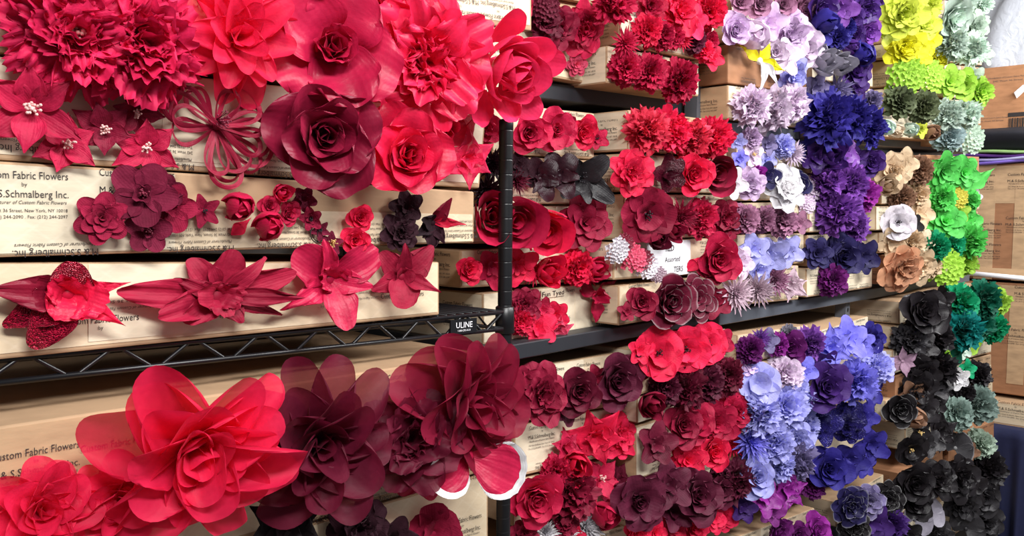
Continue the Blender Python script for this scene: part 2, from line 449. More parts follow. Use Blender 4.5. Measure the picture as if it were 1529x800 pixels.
# ------- far stacks: key, Y, front-left x, top-left y, bottom-left y, right x, top-right y, bottom-right y
YA, YB, YC, YD, YE, YF = 1.045, 0.985, 0.955, 0.935, 0.90, 0.885
ORD = ['top', 'second', 'third', 'fourth', 'fifth', 'sixth', 'seventh', 'eighth']
STACK = {
    ('A', 'upper'): ('first red stack', YA, [(740, -112, -22, 890, -72, 7), (740, -17, 100, 888, 10, 127)]),
    ('A', 'middle'): ('first red stack', YA, [(735, 153, 229, 887, 169, 238), (725, 232, 305, 892, 240, 304), (700, 308, 364, 905, 306, 360), (688, 374, 430, 903, 363, 418), (721, 438, 516, 917, 420, 489)]),
    ('A', 'lower'): ('first red stack', YA, [(783, 548, 629, 952, 522, 600), (768, 636, 713, 946, 603, 672), (766, 717, 786, 947, 675, 740), (770, 830, 900, 936, 782, 845)]),
    ('B', 'upper'): ('second red stack', YB, [(927, -62, 7, 1068, -22, 38), (926, 12, 67, 1066, 41, 92), (906, 68, 124, 1043, 94, 144)]),
    ('B', 'middle'): ('second red stack', YB, [(938, 164, 225, 1085, 181, 235), (934, 229, 286, 1085, 237, 289), (933, 290, 359, 1085, 291, 352), (916, 363, 418, 1090, 354, 406), (924, 427, 486, 1085, 409, 459)]),
    ('B', 'lower'): ('second red stack', YB, [(955, 523, 590, 1083, 490, 545), (952, 594, 632, 1092, 548, 588), (950, 636, 716, 1099, 591, 668), (948, 721, 792, 1104, 673, 745)]),
    ('C', 'upper'): ('lilac stack', YC, [(1092, -10, 62, 1205, 20, 85), (1087, 66, 124, 1204, 88, 140), (1087, 127, 178, 1203, 143, 192)]),
    ('C', 'middle'): ('lilac stack', YC, [(1099, 199, 246, 1207, 213, 254), (1098, 249, 300, 1206, 257, 298), (1100, 303, 347, 1204, 301, 345), (1100, 351, 398, 1200, 348, 393), (1098, 401, 456, 1192, 396, 447)]),
    ('C', 'lower'): ('lilac stack', YC, [(1101, 500, 543, 1206, 485, 526), (1100, 546, 590, 1205, 529, 573), (1100, 593, 641, 1205, 576, 620), (1101, 644, 690, 1204, 623, 666), (1102, 694, 752, 1203, 669, 722), (1104, 800, 850, 1216, 758, 800)]),
    ('D', 'upper'): ('purple stack', YD, [(1215, -20, 24, 1305, 5, 42), (1214, 27, 78, 1304, 45, 92), (1212, 81, 118, 1303, 95, 130), (1211, 121, 172, 1302, 133, 178), (1210, 175, 206, 1302, 181, 211)]),
    ('D', 'middle'): ('purple stack', YD, [(1210, 218, 258, 1306, 226, 262), (1210, 261, 310, 1306, 265, 310), (1208, 314, 347, 1304, 313, 343), (1206, 351, 398, 1302, 346, 388), (1204, 401, 444, 1302, 391, 429)]),
    ('D', 'lower'): ('purple stack', YD, [(1218, 495, 540, 1296, 472, 512), (1216, 543, 598, 1296, 515, 566), (1214, 601, 655, 1297, 569, 620), (1213, 659, 725, 1297, 624, 680), (1249, 750, 787, 1319, 708, 741)]),
    ('E', 'upper'): ('yellow stack', YE, [(1340, 18, 62, 1400, 35, 72), (1333, 64, 85, 1400, 75, 95), (1342, 88, 128, 1400, 98, 134), (1325, 132, 168, 1399, 138, 172), (1316, 171, 204, 1398, 176, 210)]),
    ('E', 'middle'): ('beige stack', YE, [(1316, 240, 274, 1388, 243, 276), (1316, 277, 305, 1388, 279, 304), (1308, 308, 344, 1388, 307, 341), (1312, 347, 378, 1388, 344, 372), (1323, 381, 425, 1391, 375, 414)]),
    ('E', 'lower'): ('black stack', YE, [(1343, 450, 484, 1404, 432, 464), (1334, 487, 520, 1404, 466, 497), (1333, 523, 559, 1404, 500, 533), (1337, 562, 595, 1406, 536, 567), (1322, 598, 630, 1406, 570, 599), (1352, 633, 673, 1410, 603, 638), (1341, 706, 728, 1418, 664, 684), (1342, 731, 770, 1420, 687, 722), (1344, 773, 815, 1420, 725, 760)]),
    ('F', 'upper'): ('mint stack', YF, [(1410, 0, 45, 1466, 12, 54), (1410, 48, 92, 1466, 57, 98), (1410, 95, 145, 1466, 101, 148), (1410, 148, 185, 1464, 151, 186), (1408, 188, 217, 1464, 189, 219)]),
    ('F', 'middle'): ('green stack', YF, [(1384, 231, 279, 1462, 234, 279), (1398, 282, 315, 1462, 282, 313), (1397, 318, 348, 1460, 316, 345), (1396, 351, 380, 1458, 348, 375), (1394, 383, 412, 1452, 378, 404)]),
    ('F', 'lower'): ('emerald end stack', YF, [(1408, 431, 474, 1482, 424, 460), (1408, 477, 510, 1482, 463, 493), (1408, 513, 545, 1480, 496, 526), (1408, 548, 585, 1480, 529, 564), (1412, 588, 628, 1482, 567, 604), (1416, 656, 690, 1484, 628, 660), (1422, 706, 740, 1488, 672, 703), (1422, 744, 800, 1488, 707, 756)]),
}
ORD += ['ninth']
BROWNS = {'Fmiddle0', 'Elower6', 'Flower5', 'Flower6', 'Elower3', 'Cupper1', 'Emiddle4'}
for (col, shelf), (nm, Y, rows) in STACK.items():
    for i, (xl, tl, bl, xr, tr, br) in enumerate(rows):
        key = f'{col}{shelf}{i}'
        pos = 'bottom' if i == len(rows) - 1 else (ORD[i] if i == 0 else ORD[i] + ' highest')
        rowp = f'{pos} box, {nm}, {shelf} shelf'
        jit = rngb.uniform(-.008, .008)
        mt = M_BROWN if key in BROWNS else None
        txt = 'auto'
        if key == 'Amiddle4': txt = [('title', .55, .62, False), ('firm', .52, .30, False), ('title', .88, .80), ('low', .92, .40), ('title', .9, .22), ('firm', .93, .07), ('title', .1, .3)]
        if key == 'Bmiddle3': txt = [('low', .78, .72), ('fine', .9, .8), ('low', .14, .6, True)]
        box(key, f'cardboard box, {rowp}', Y + jit, xl, tl, bl, xr, tr, br, d=.24 if col == 'F' else .34, mat=mt, text=txt,
            paper=None if key in BROWNS else rngb.choice(['full', 'full', 'full', 'low']), side=(col not in 'A' or key in ('Amiddle3', 'Amiddle4', 'Alower0')))
        BOX[key]['row'] = rowp


# labels stuck on boxes
def sticker(key, x0, y0, x1, y1, lines, mat):
    b = BOX[key]; Yp = b['Y'] - 0.003
    q = [PY(x0, y1[0], Yp), PY(x1, y1[1], Yp), PY(x1, y0[1], Yp), PY(x0, y0[0], Yp)]
    base = np.array(b['root'].location)
    V, F = hexa([p - base for p in q] + [p - base + np.array([0, .0025, 0]) for p in q])
    o = link('paper_label', mesh('paper_label', V, F, mat, smooth=False), b['root']); o['label'] = 'pasted paper label'
    ex = (q[1] - q[0]) / np.linalg.norm(q[1] - q[0]); n = np.array([0, -1., 0]); ey = np.cross(n, ex)
    W = np.linalg.norm(q[1] - q[0]); H = np.linalg.norm(q[3] - q[0])
    parts = text_block([(s, h * H, cx * W, cy * H, wd * W if wd else None, 0) for s, h, cx, cy, wd in lines])
    link('label_lettering', mesh('label_lettering', *parts, M_INK, smooth=False), o, frame_mat(q[0] - base + n * .0012, ex, ey, n))


sticker('Amiddle4', 808, (434, 430), 843, (446, 441), [('Fun Tyed', .62, .5, .2, .92)], M_CREAM)
sticker('Bmiddle3', 966, (361, 358), 1031, (417, 408), [('RED', .17, .50, .70, None), ('Assorted', .15, .56, .40, None), ('TERS', .16, .70, .1, None)], M_WHITE)


# ------------------------------------------------------------------ steel shelving on the right
def slabq(Yf, pts, d, h):     # pts: (px,py) left/right of the top front edge
    a, b_ = PY(*pts[0], Yf), PY(*pts[1], Yf); k = np.array([0, d, 0]); dn = np.array([0, 0, -h])
    return hexa([a + dn, b_ + dn, b_, a, a + dn + k, b_ + dn + k, b_ + k, a + k])


def shelving(label, bays, posts):
    root = thing('steel_shelving', (PY(bays[0][0][0], 400, 1.06)[0], 1.2, 0), label, 'shelving')
    base = np.array(root.location); px0 = bays[0][0][0]
    for Yf, p0, p1, h in bays[0][1]:
        V, F = slabq(Yf, (p0, p1), .46, h)
        m = mesh('shelf_panel', V - base, F, M_DARK if px0 < 1100 else M_STEEL, smooth=False); bevel(m, .002, 1); link('shelf_panel', m, root)
    for px, Yf in posts:
        for dy in (0, .47):
            X = PY(px, 400, Yf)[0]
            V, F = join([bx((X - .019, Yf + dy, 0), (X + .019, Yf + dy + .003, 2.2)), bx((X - .019, Yf + dy + .003, 0), (X - .016, Yf + dy + .035, 2.2))])
            o = link('upright', mesh('upright', V - base, F, M_STEEL, smooth=False), root)
            if dy == 0:
                h = []
                for k in range(28):
                    z = 1.0 + k * .03
                    h.append(bx((X - .004, Yf - .0012, z), (X + .004, Yf + .001, z + .012)))
                V, F = join(h); ho = link('punched_slots', mesh('punched_slots', V - base, F, M_BLACK, smooth=False), o)
    return root


shelving('grey steel shelving unit holding the red and lilac stacks', [((1000,), [
    (YA + .03, (742, 112), (1036, 152), .035), (YB + .02, (735, 520), (1060, 465), .03), (YA, (760, 905), (1060, 812), .03)])], [(1041, 1.03)])
shelving('grey steel shelving unit holding the purple, yellow and green stacks', [((1262,), [
    (YC + .01, (1072, 180), (1452, 219), .03), (YC + .01, (1075, 465), (1448, 409), .035), (YC, (1100, 858), (1460, 745), .03)])], [(1268, .985), (1452, 1.14)])

# ------------------------------------------------------------------ black wire rack
PX_ = PY(755, 300, .965)
rk = thing('wire_rack', (PX_[0], .965, 0), 'black wire shelving rack with grooved round post', 'shelving')
rb = np.array(rk.location)
ztop = PY(756, 178, .965)[2]
prof = []; z = 0.02
while z < ztop - .03:
    prof += [(.0125, z), (.0127, z + .0006), (.0127, z + .0012), (.0127, z + .0230), (.0127, z + .0238), (.0124, z + .0243), (.0124, z + .0250)]; z += .0254
prof += [(.0127, z), (.0127, ztop - .004), (.0115, ztop - .001), (.009, ztop)]
V, F = lathe(prof, 28); m = mesh('post', V, F, M_BLACK, smooth=True); link('post', m, rk)
zr0, zr1 = PY(750, 466, .95)[2], PY(750, 491, .95)[2]
V, F = lathe([(.0135, zr1 - .012), (.0175, zr1 - .010), (.0165, zr0 + .006), (.0140, zr0 + .008)], 28)
link('shelf_collar', mesh('shelf_collar', V, F, M_BLACK), rk)
Yr = .948


def rail(name, p0, p1, r, Y=Yr):
    a, b_ = PY(*p0, Y), PY(*p1, Y); V, F = tube([a, (a + b_) / 2, b_], r, 10)
    link(name, mesh(name, V - rb, F, M_BLACK), rk)
    return a, b_


a0, b0 = rail('shelf_rail', (-120, 548), (750, 466), .0036)
a1, b1 = rail('shelf_rail', (-120, 584), (750, 491), .0036)
n = 18; pts = []
for i in range(n + 1):
    t = i / n
    p = (a0 * (1 - t) + b0 * t) if i % 2 == 0 else (a1 * (1 - t) + b1 * t)
    nx = (a1 if i % 2 == 0 else a0) * (1 - t) + (b1 if i % 2 == 0 else b0) * t
    e = (b0 - a0) / n * .12
    pts += [p - e, p + e] if 0 < i < n else [p]
V, F = tube(np.array(pts), .0026, 7); link('zigzag_brace', mesh('zigzag_brace', V - rb, F, M_BLACK), rk)
# shelf mat: wires running front to back, and back rail
bk = np.array([0, .44, 0])
for nm, (p, q) in {'back_rail': (a0, b0), 'lower_back_rail': (a1, b1)}.items():
    V, F = tube([p + bk, (p + q) / 2 + bk, q + bk], .0036, 8); link('back_rail', mesh('back_rail', V - rb, F, M_BLACK), rk)
for sgn in (0, 1):
    p, q = (b0, b1) if sgn else (a0, a1)
    for s in (p, q):
        V, F = tube([s, s + bk / 2, s + bk], .0034, 8); link('side_rail', mesh('side_rail', V - rb, F, M_BLACK), rk)
    zp = []
    for i in range(13):
        t = i / 12; zp.append((p if i % 2 == 0 else q) + bk * t)
    V, F = tube(zp, .0024, 6); link('side_brace', mesh('side_brace', V - rb, F, M_BLACK), rk)
nw = 44
for i in range(1, nw):
    t = i / nw; p = a0 * (1 - t) + b0 * t + np.array([0, -.001, .0032])
    V, F = tube([p, p + bk / 2, p + bk + np.array([0, .002, 0])], .0021, 6); link('mat_wire', mesh('mat_wire', V - rb, F, M_BLACK), rk)
for t in (.33, .67):
    p, q = a1 + bk * t, b1 + bk * t
    V, F = tube([p, (p + q) / 2, q], .003, 6); link('cross_rail', mesh('cross_rail', V - rb, F, M_BLACK), rk)
# maker's plate on the rail
q = [PY(673, 500, Yr - .006), PY(712, 496, Yr - .006), PY(712, 474.5, Yr - .006), PY(673, 478, Yr - .006)]
V, F = hexa([p - rb for p in q] + [p - rb + np.array([0, .003, 0]) for p in q])
pl = link('maker_plate', mesh('maker_plate', V, F, M_BLACK, smooth=False), rk); pl['label'] = 'black name plate with white lettering'
ex = (q[1] - q[0]); W = np.linalg.norm(ex); ex /= W; nn_ = np.array([0, -1., 0]); ey = np.cross(nn_, ex); H = np.linalg.norm(q[3] - q[0])
V, F = text_block([('ULINE', H * .40, W * .5, H * .42, W * .62, 0), ('1-800-295-5510', H * .13, W * .5, H * .17, W * .48, 0)])
link('plate_lettering', mesh('plate_lettering', V, F, M_WHITE, smooth=False), pl, frame_mat(q[0] - rb + nn_ * .0006, ex, ey, nn_))
# the far left post of the same rack (outside the frame) carries the other end
V, F = lathe([(.0127, 0), (.0127, ztop)], 16); V[:, 0] += a0[0] - rb[0] - .01; link('post', mesh('post', V, F, M_BLACK), rk)
V, F = lathe([(.0127, 0), (.0127, ztop)], 16); V[:, 1] += .46; link('post', mesh('post', V, F, M_BLACK), rk)
# ------------------------------------------------------------------ flowers
_grid = {}


def grid(nu, nv):
    if (nu, nv) not in _grid:
        i, j = np.meshgrid(np.arange(nu - 1), np.arange(nv - 1), indexing='ij')
        a = (i * nv + j).ravel(); F = np.stack([a, a + 1, a + nv + 1, a + nv], 1)
        u = np.linspace(0, 1, nu)[:, None] * np.ones((1, nv)); v = np.linspace(0, 1, nv)[None] * np.ones((nu, 1))
        _grid[(nu, nv)] = (F, np.clip(np.stack([v.ravel(), u.ravel()], 1), .002, .998))
    return _grid[(nu, nv)]


def petal(g, nu, nv, az=0, L=1, W=.7, t0=40, t1=10, q=1.5, wrap=.5, base=.3, c=.62, taper=.35, rnd=.35, ruf=.04, rf=2.5,
          ser=0, notch=0, crk=0, r0=0., z0=0., tw=0, lean=0):
    u = np.linspace(0, 1, nu)[:, None]; v = np.sin(np.linspace(-1, 1, nv) * 1.35)[None] / math.sin(1.35)
    hw = W / 2 * (base + (1 - base) * np.sin(np.pi / 2 * np.clip(u / c, 0, 1))) * (1 - taper * np.clip((u - c) / (1 - c), 0, 1) ** 2)
    pull = rnd * v ** 2 if taper > .6 else (rnd + .12) * (1 - np.sqrt(1 - .985 * v ** 2))
    uu = u * (1 - pull * u) - notch * (1 - np.abs(v)) ** 2 * u ** 3
    if ser:
        uu = uu + ser * g.uniform(-1, 1, (1, nv)) * u ** 4
    s = np.linspace(0, 1.3, 40); ph = np.radians(t0 + (t1 - t0) * s ** q)
    ds = s[1] - s[0]
    Rr = np.concatenate([[0], np.cumsum(np.cos(ph[:-1]) * ds)]); Zr = np.concatenate([[0], np.cumsum(np.sin(ph[:-1]) * ds)])
    phi = np.interp(uu, s, ph); r = np.interp(uu, s, Rr) * L; z = np.interp(uu, s, Zr) * L
    wr = max(abs(wrap), .02)
    x = hw * np.sin(v * wr) / wr; nd = np.sign(wrap) * hw * (1 - np.cos(v * wr)) / wr
    p1, p2, p3 = g.uniform(0, 6.28, 3)
    nd = nd + L * ruf * uu ** 2 * np.sin(v * rf * 3.14 + p1) * (.4 + .6 * np.abs(v)) + L * ruf * .8 * v ** 2 * np.sin(uu * rf * 5 + p2)
    a1, a2, a3, a4 = g.uniform(2, 5, 4); nd = nd + L * .028 * u * np.sin(a1 * u + a2 * v + p3) * np.sin(a3 * v - a4 * u + p1)
    if crk: nd = nd + L * crk * uu * np.sin(v * 15 + 2 * uu + p3)
    if tw: nd = nd + tw * x * uu
    r = r - np.sin(phi) * nd + r0; z = z + np.cos(phi) * nd + z0
    x = x + lean * uu ** 2 * L
    x, r, z = np.broadcast_arrays(x, r, z)
    ca, sa = math.cos(az), math.sin(az)
    return np.stack([(r * ca - x * sa).ravel(), (r * sa + x * ca).ravel(), z.ravel()], 1)


GA = 2.39996


def spec(kind, g):
    """list of (petal parameters, layer) of a flower of about unit radius; the layer groups small petals"""
    U = g.uniform; P = []

    def ring(n, layer, off=0, jit=.12, **k):
        for i in range(n):
            d = {a: (b_(g) if callable(b_) else b_) for a, b_ in k.items()}
            P.append((dict(az=off + 6.283 * i / n + U(-jit, jit), **d), layer))
    if kind == 'rose':
        N = 19
        for i in range(N):
            k = i / (N - 1)
            P.append((dict(az=i * GA + U(-.2, .2), r0=.02 + .10 * k, z0=.24 * (1 - k), L=.42 + .62 * k + U(-.05, .05), W=.42 + .78 * k,
                           t0=88 - 40 * k, t1=100 - 108 * k ** .8, q=1.8, wrap=1.5 - .95 * k, ruf=.03 + .05 * k, rf=2, base=.5, taper=.25, rnd=.22), 'inner' if k < .5 else 'outer'))
    elif kind == 'bigrose':
        N = 17
        for i in range(N):
            k = i / (N - 1); o = k > .62
            P.append((dict(az=i * GA + U(-.2, .2), r0=.02 + .08 * k, z0=.2 * (1 - k), L=.33 + .30 * k + (.34 if o else 0), W=.38 + .5 * k + (.35 if o else 0),
                           t0=86 - 30 * k - (25 if o else 0), t1=86 - 60 * k - (40 if o else 0), q=1.6, wrap=1.3 - .9 * k, ruf=.06 + .05 * k, rf=2.2, base=.5, taper=.2, rnd=.25), 'outer' if o else 'inner'))
    elif kind == 'peony':
        ring(8, 'outer', W=lambda g: g.uniform(.7, .95), L=lambda g: g.uniform(.88, 1.05), t0=28, t1=-5, wrap=.5, ruf=.07, rf=2, ser=.02, taper=.2, rnd=.25)
        ring(9, 'middle', off=.3, jit=.3, W=.65, L=lambda g: g.uniform(.62, .82), t0=lambda g: g.uniform(45, 62), t1=20, wrap=.7, ruf=.11, rf=2, ser=.03, z0=.05, taper=.2)
        ring(12, 'inner', off=.1, jit=.5, W=.42, L=lambda g: g.uniform(.42, .62), t0=lambda g: g.uniform(62, 88), t1=lambda g: g.uniform(30, 85), wrap=.8, ruf=.14, rf=2.2, ser=.05, z0=.08, r0=lambda g: g.uniform(0, .12))
    elif kind == 'silkpeony':
        ring(9, 'outer', W=lambda g: g.uniform(.6, .9), L=lambda g: g.uniform(.9, 1.1), t0=30, t1=-8, wrap=.4, ruf=.08, rf=2.4, ser=.03, taper=.1, rnd=.2)
        ring(12, 'middle', off=.3, jit=.3, W=.6, L=lambda g: g.uniform(.65, .9), t0=lambda g: g.uniform(40, 60), t1=15, wrap=.6, ruf=.10, rf=2.6, ser=.05, z0=.05, taper=.1)
        ring(20, 'inner', off=.1, jit=.6, W=.36, L=lambda g: g.uniform(.38, .62), t0=lambda g: g.uniform(60, 90), t1=lambda g: g.uniform(20, 75), wrap=.7, ruf=.17, rf=3, ser=.08, z0=.1, r0=lambda g: g.uniform(0, .18))
    elif kind == 'ragged':
        for i in range(76):
            k = i / 75
            P.append((dict(az=i * GA + U(-.3, .3), r0=.05 + .15 * k, z0=.25 * (1 - k), L=.42 + .42 * k + U(-.1, .14), W=U(.34, .66), t0=86 - 74 * k + U(-14, 14), t1=50 - 75 * k + U(-45, 45),
                           wrap=U(.2, 1.2), ruf=U(.08, .2), rf=U(2, 4), ser=.08, taper=.05, rnd=.25, base=.2, tw=U(-.5, .5)), 'inner' if k < .4 else 'outer'))
    elif kind == 'pom':
        for i in range(58):
            k = ((i + .5) / 58) ** .8
            P.append((dict(az=i * GA, r0=.02, z0=.0, L=.84 + U(-.08, .16), W=.46, t0=90 - 86 * k, t1=74 - 100 * k + U(-15, 15), wrap=.7, ruf=.12, rf=3, ser=.08, taper=0, rnd=.1, base=.12, c=.9), 'inner' if k < .5 else 'outer'))
    elif kind == 'mum':
        for i in range(62):
            k = ((i + .5) / 62) ** .75
            P.append((dict(az=i * GA, r0=.03 + .06 * k, z0=.1 * (1 - k), L=.45 + .55 * k + U(-.06, .06), W=.20, t0=88 - 72 * k, t1=88 - 88 * k + U(-12, 12), wrap=.9, ruf=.02, taper=.6, rnd=.3, base=.4), 'inner' if k < .45 else 'outer'))
    elif kind == 'fluff':
        for i in range(66):
            k = ((i + .5) / 66) ** .9
            P.append((dict(az=i * GA, r0=.02, L=U(.72, 1.02), W=U(.3, .52), t0=90 - 88 * k, t1=90 - 92 * k + U(-40, 40), wrap=.5, ruf=U(.1, .2), rf=3, ser=.14, taper=.0, rnd=.12, base=.08, c=.9, tw=U(-.6, .6)), 'inner' if k < .5 else 'outer'))
    elif kind == 'organza':
        for n, L, t, te, W, ly in ((10, 1.0, 24, -2, .86, 'outer'), (9, .86, 46, 22, .78, 'outer'), (6, .66, 66, 44, .66, 'inner'), (4, .46, 84, 66, .5, 'inner')):
            for i in range(n):
                j = U(-14, 14)
                P.append((dict(az=6.283 * i / n + U(-.3, .3) + L * 7, r0=.03, z0=.14 * (1 - L), L=L * U(.86, 1.12), W=W * U(.85, 1.1), t0=t + j, t1=te + j + U(-18, 18), q=1.2, wrap=U(.5, 1.9), base=.1, c=.72, taper=.12,
                               rnd=.42, ruf=.04, rf=1.3, tw=U(-.45, .45), lean=U(-.16, .16)), ly))
    elif kind == 'dahlia':
        for n, L, t, te, W, ly in ((10, 1.0, 20, -16, .56, 'outer'), (10, .88, 38, 4, .52, 'outer'), (7, .66, 60, 34, .46, 'inner'), (5, .46, 80, 60, .4, 'inner')):
            for i in range(n):
                j = U(-9, 9)
                P.append((dict(az=6.283 * i / n + U(-.2, .2) + L * 7, r0=.03, z0=.16 * (1 - L), L=L * U(.9, 1.1), W=W * U(.9, 1.15), t0=t + j, t1=te + j + U(-12, 12), q=1.2, wrap=U(.5, 1.3), base=.1, c=.7, taper=.2,
                               rnd=.38, ruf=.03, rf=1.3, tw=U(-.3, .3)), ly))
    elif kind == 'cabbage':
        for i in range(22):
            k = i / 21
            P.append((dict(az=i * GA + U(-.25, .25), r0=.05 + .30 * k, z0=.30 * (1 - k), L=.42 + .3 * k, W=U(.5, .66) + .08 * k, t0=72 - 52 * k + U(-8, 8), t1=120 - 60 * k, q=1, wrap=1.0, base=.35, c=.55, taper=.15, rnd=.32, ruf=.025, rf=1.2), 'inner' if k < .4 else 'outer'))
    elif kind == 'camellia':
        for n, L, t, z in ((6, 1, 8, 0), (6, .84, 18, .03), (5, .66, 30, .06), (4, .48, 46, .09), (3, .33, 68, .12)):
            ring(n, 'outer' if L > .6 else 'inner', off=U(0, 6), jit=.06, L=L, W=L * .86, t0=t + 14, t1=t - 8, wrap=.5, base=.35, taper=.2, rnd=.3, ruf=.012, z0=z)
    elif kind == 'rolled':
        for i in range(8):
            k = i / 7
            P.append((dict(az=i * 2.2, r0=.05 + .22 * k, L=.62 + .3 * k, W=.45 + 1.05 * k, t0=88 - 12 * k, t1=86 - 36 * k, q=2, wrap=2.0 - .5 * k, base=.75, taper=.1, rnd=.12, ruf=.01, rf=1), 'inner' if k < .5 else 'outer'))
    elif kind == 'poppy':
        ring(6, 'outer', L=lambda g: g.uniform(.92, 1.05), W=1.05, t0=26, t1=2, wrap=.4, crk=.018, ruf=.06, rf=2, ser=.02, taper=.05, rnd=.15, base=.2)
        ring(4, 'inner', off=.4, L=.68, W=.8, t0=55, t1=25, wrap=.6, crk=.02, ruf=.07, rf=2, taper=.05, rnd=.15, base=.2)
    elif kind == 'five':
        ring(5, 'outer', L=lambda g: g.uniform(.9, 1.08), W=.86, t0=32, t1=-2, wrap=.45, ruf=.05, rf=1.6, taper=.25, rnd=.35, base=.18)
        ring(4, 'inner', off=.5, jit=.3, L=.58, W=.5, t0=58, t1=30, wrap=.7, ruf=.07, rf=2, base=.2)
    elif kind == 'velvetfive':
        ring(5, 'outer', L=1, W=.92, t0=22, t1=8, wrap=.5, ruf=.03, rf=1.4, taper=.1, rnd=.3, base=.2, crk=.01)
        ring(4, 'inner', off=.5, jit=.2, L=.5, W=.5, t0=62, t1=40, wrap=.9, ruf=.05, base=.3)
    elif kind == 'small':
        ring(5, 'outer', L=1, W=.66, t0=24, t1=6, wrap=.6, ruf=.03, taper=.3, rnd=.4, base=.12)
    elif kind == 'lily':
        ring(6, 'outer', jit=.25, L=lambda g: g.uniform(.8, 1.08), W=lambda g: g.uniform(.52, .66), t0=lambda g: g.uniform(12, 40), t1=lambda g: g.uniform(-25, 5), wrap=.5, taper=.8, rnd=.22, base=.1, c=.52, crk=.014, ruf=.03)
    elif kind == 'magnolia':
        ring(6, 'outer', L=lambda g: g.uniform(.85, 1.05), W=.72, t0=35, t1=-15, wrap=.5, taper=.75, rnd=.5, base=.15, c=.5, ruf=.05)
        ring(4, 'inner', off=.4, L=.6, W=.5, t0=65, t1=35, wrap=.7, taper=.7, rnd=.5, base=.15, c=.5, ruf=.06)
    elif kind == 'iris':
        ring(3, 'outer', off=.5, L=1, W=.55, t0=10, t1=-30, wrap=.5, ruf=.1, taper=.7, c=.6, base=.15)
        ring(3, 'inner', off=1.55, L=.8, W=.6, t0=60, t1=75, wrap=.9, ruf=.12, rf=2, base=.2)
    elif kind in ('ball', 'tulip'):
        tt = 125 if kind == 'ball' else 92
        for i in range(9):
            k = i / 8
            P.append((dict(az=i * GA, r0=.03, z0=.06 * (1 - k), L=1.25 + .2 * k, W=.8 + .6 * k, t0=18 + 40 * (1 - k), t1=tt + 25 * (1 - k), q=.8, wrap=1.15, base=.3, c=.5, taper=.45, rnd=.3, ruf=.01), 'inner' if k < .4 else 'outer'))
    elif kind == 'fan':
        for a in (-.55, .75, 2.4):
            P.append((dict(az=a, L=1, W=1.15, t0=22, t1=8, wrap=.35, crk=.02, taper=0, rnd=.3, base=.1, c=.8, ruf=.02), 'outer'))
    elif kind == 'butterfly':
        for a, L, W in ((.75, 1, .8), (2.3, .95, .75), (-.5, 1.0, .75), (-2.5, .9, .75), (-1.5, .6, .5)):
            P.append((dict(az=a, L=L, W=W, t0=25, t1=5, wrap=.3, crk=.014, taper=.15, rnd=.3, base=.15, c=.7, ruf=.05), 'outer'))
    elif kind == 'leaf':
        P.append((dict(az=.7, L=1.7, W=.9, t0=18, t1=-5, wrap=.4, taper=.95, rnd=.5, base=.1, c=.45, r0=-.8, crk=.01), 'outer'))
    elif kind == 'cluster':
        for i in range(34):
            k = math.sqrt((i + .5) / 34); a = i * GA
            cx, cy, cz = .82 * k * math.cos(a), .82 * k * math.sin(a), .55 * math.sqrt(max(0, 1 - k * k)) + .05
            for j in range(4):
                P.append((dict(az=j * 1.571 + i, L=.24, W=.2, t0=40, t1=5, wrap=.6, base=.2, c=.7, rnd=.3, taper=.1, ruf=.04, ctr=(cx, cy, cz)), 'outer'))
    return P


NOUN = dict(rose='rose', bigrose='rose', peony='peony', silkpeony='peony', ragged='chiffon peony', pom='carnation', mum='chrysanthemum', fluff='pompom flower', organza='organza flower', dahlia='dahlia',
            cabbage='cabbage rose', camellia='camellia', rolled='rolled rose', poppy='poppy', five='blossom', velvetfive='velvet blossom', small='blossom', lily='lily', magnolia='magnolia', iris='iris', ball='bud', tulip='tulip',
            fan='pleated flower', butterfly='moth-shaped flower', leaf='leaf', cluster='hydrangea')
NAME = {k: 'fabric_' + v.replace(' ', '_').replace('-', '_') if k not in ('organza',) else 'organza_flower' for k, v in NOUN.items()}
COL = dict(sc=((252, 34, 82), 'scarlet'), co=((252, 58, 88), 'coral red'), rd=((226, 26, 72), 'red'), cr=((192, 24, 70), 'crimson'), fx=((238, 46, 98), 'rosy red'), rp=((214, 70, 104), 'rose pink'),
           dp=((142, 18, 54), 'deep red'), wn=((106, 16, 46), 'wine red'), mr=((92, 22, 50), 'maroon'), bk=((32, 28, 32), 'black'), bw=((46, 16, 28), 'blackish wine'), ll=((214, 184, 222), 'pale lilac'), wl=((226, 206, 228), 'whitish lilac'),
           wh=((232, 230, 238), 'white'), lv=((172, 172, 240), 'lavender'), pw=((128, 124, 226), 'periwinkle'), pp=((122, 66, 160), 'purple'), vi=((68, 34, 112), 'violet'), nv=((38, 32, 82), 'navy'), nd=((48, 40, 132), 'indigo'),
           mp=((150, 42, 150), 'magenta'), pl=((112, 28, 112), 'plum'), dm=((160, 108, 138), 'dusty mauve'), pm=((198, 172, 186), 'pale mauve'), gy=((138, 134, 148), 'grey'), sv=((226, 220, 228), 'silver'), gv=((122, 112, 156), 'grey violet'),
           yl=((232, 228, 48), 'yellow'), yg=((208, 220, 80), 'lime yellow'), lm=((160, 204, 72), 'lime'), mt=((196, 216, 202), 'mint'), pg=((176, 196, 178), 'pale green'), ol=((92, 102, 72), 'olive'), bg=((204, 178, 146), 'beige'), tn=((206, 150, 116), 'tan'),
           br=((142, 106, 84), 'brown'), cm=((226, 206, 180), 'cream'), gn=((92, 204, 92), 'bright green'), em=((12, 148, 100), 'emerald'), dg=((10, 96, 74), 'dark green'), tl=((14, 128, 124), 'teal'), sg=((138, 160, 152), 'sage'), bs=((168, 190, 192), 'blue sage'), ch=((52, 50, 54), 'charcoal'), mv=((170, 136, 160), 'mauve'), cp=((216, 30, 84), 'bright crimson'), ck=((158, 18, 54), 'crimson'), go=((206, 196, 80), 'gold'))
FL = []


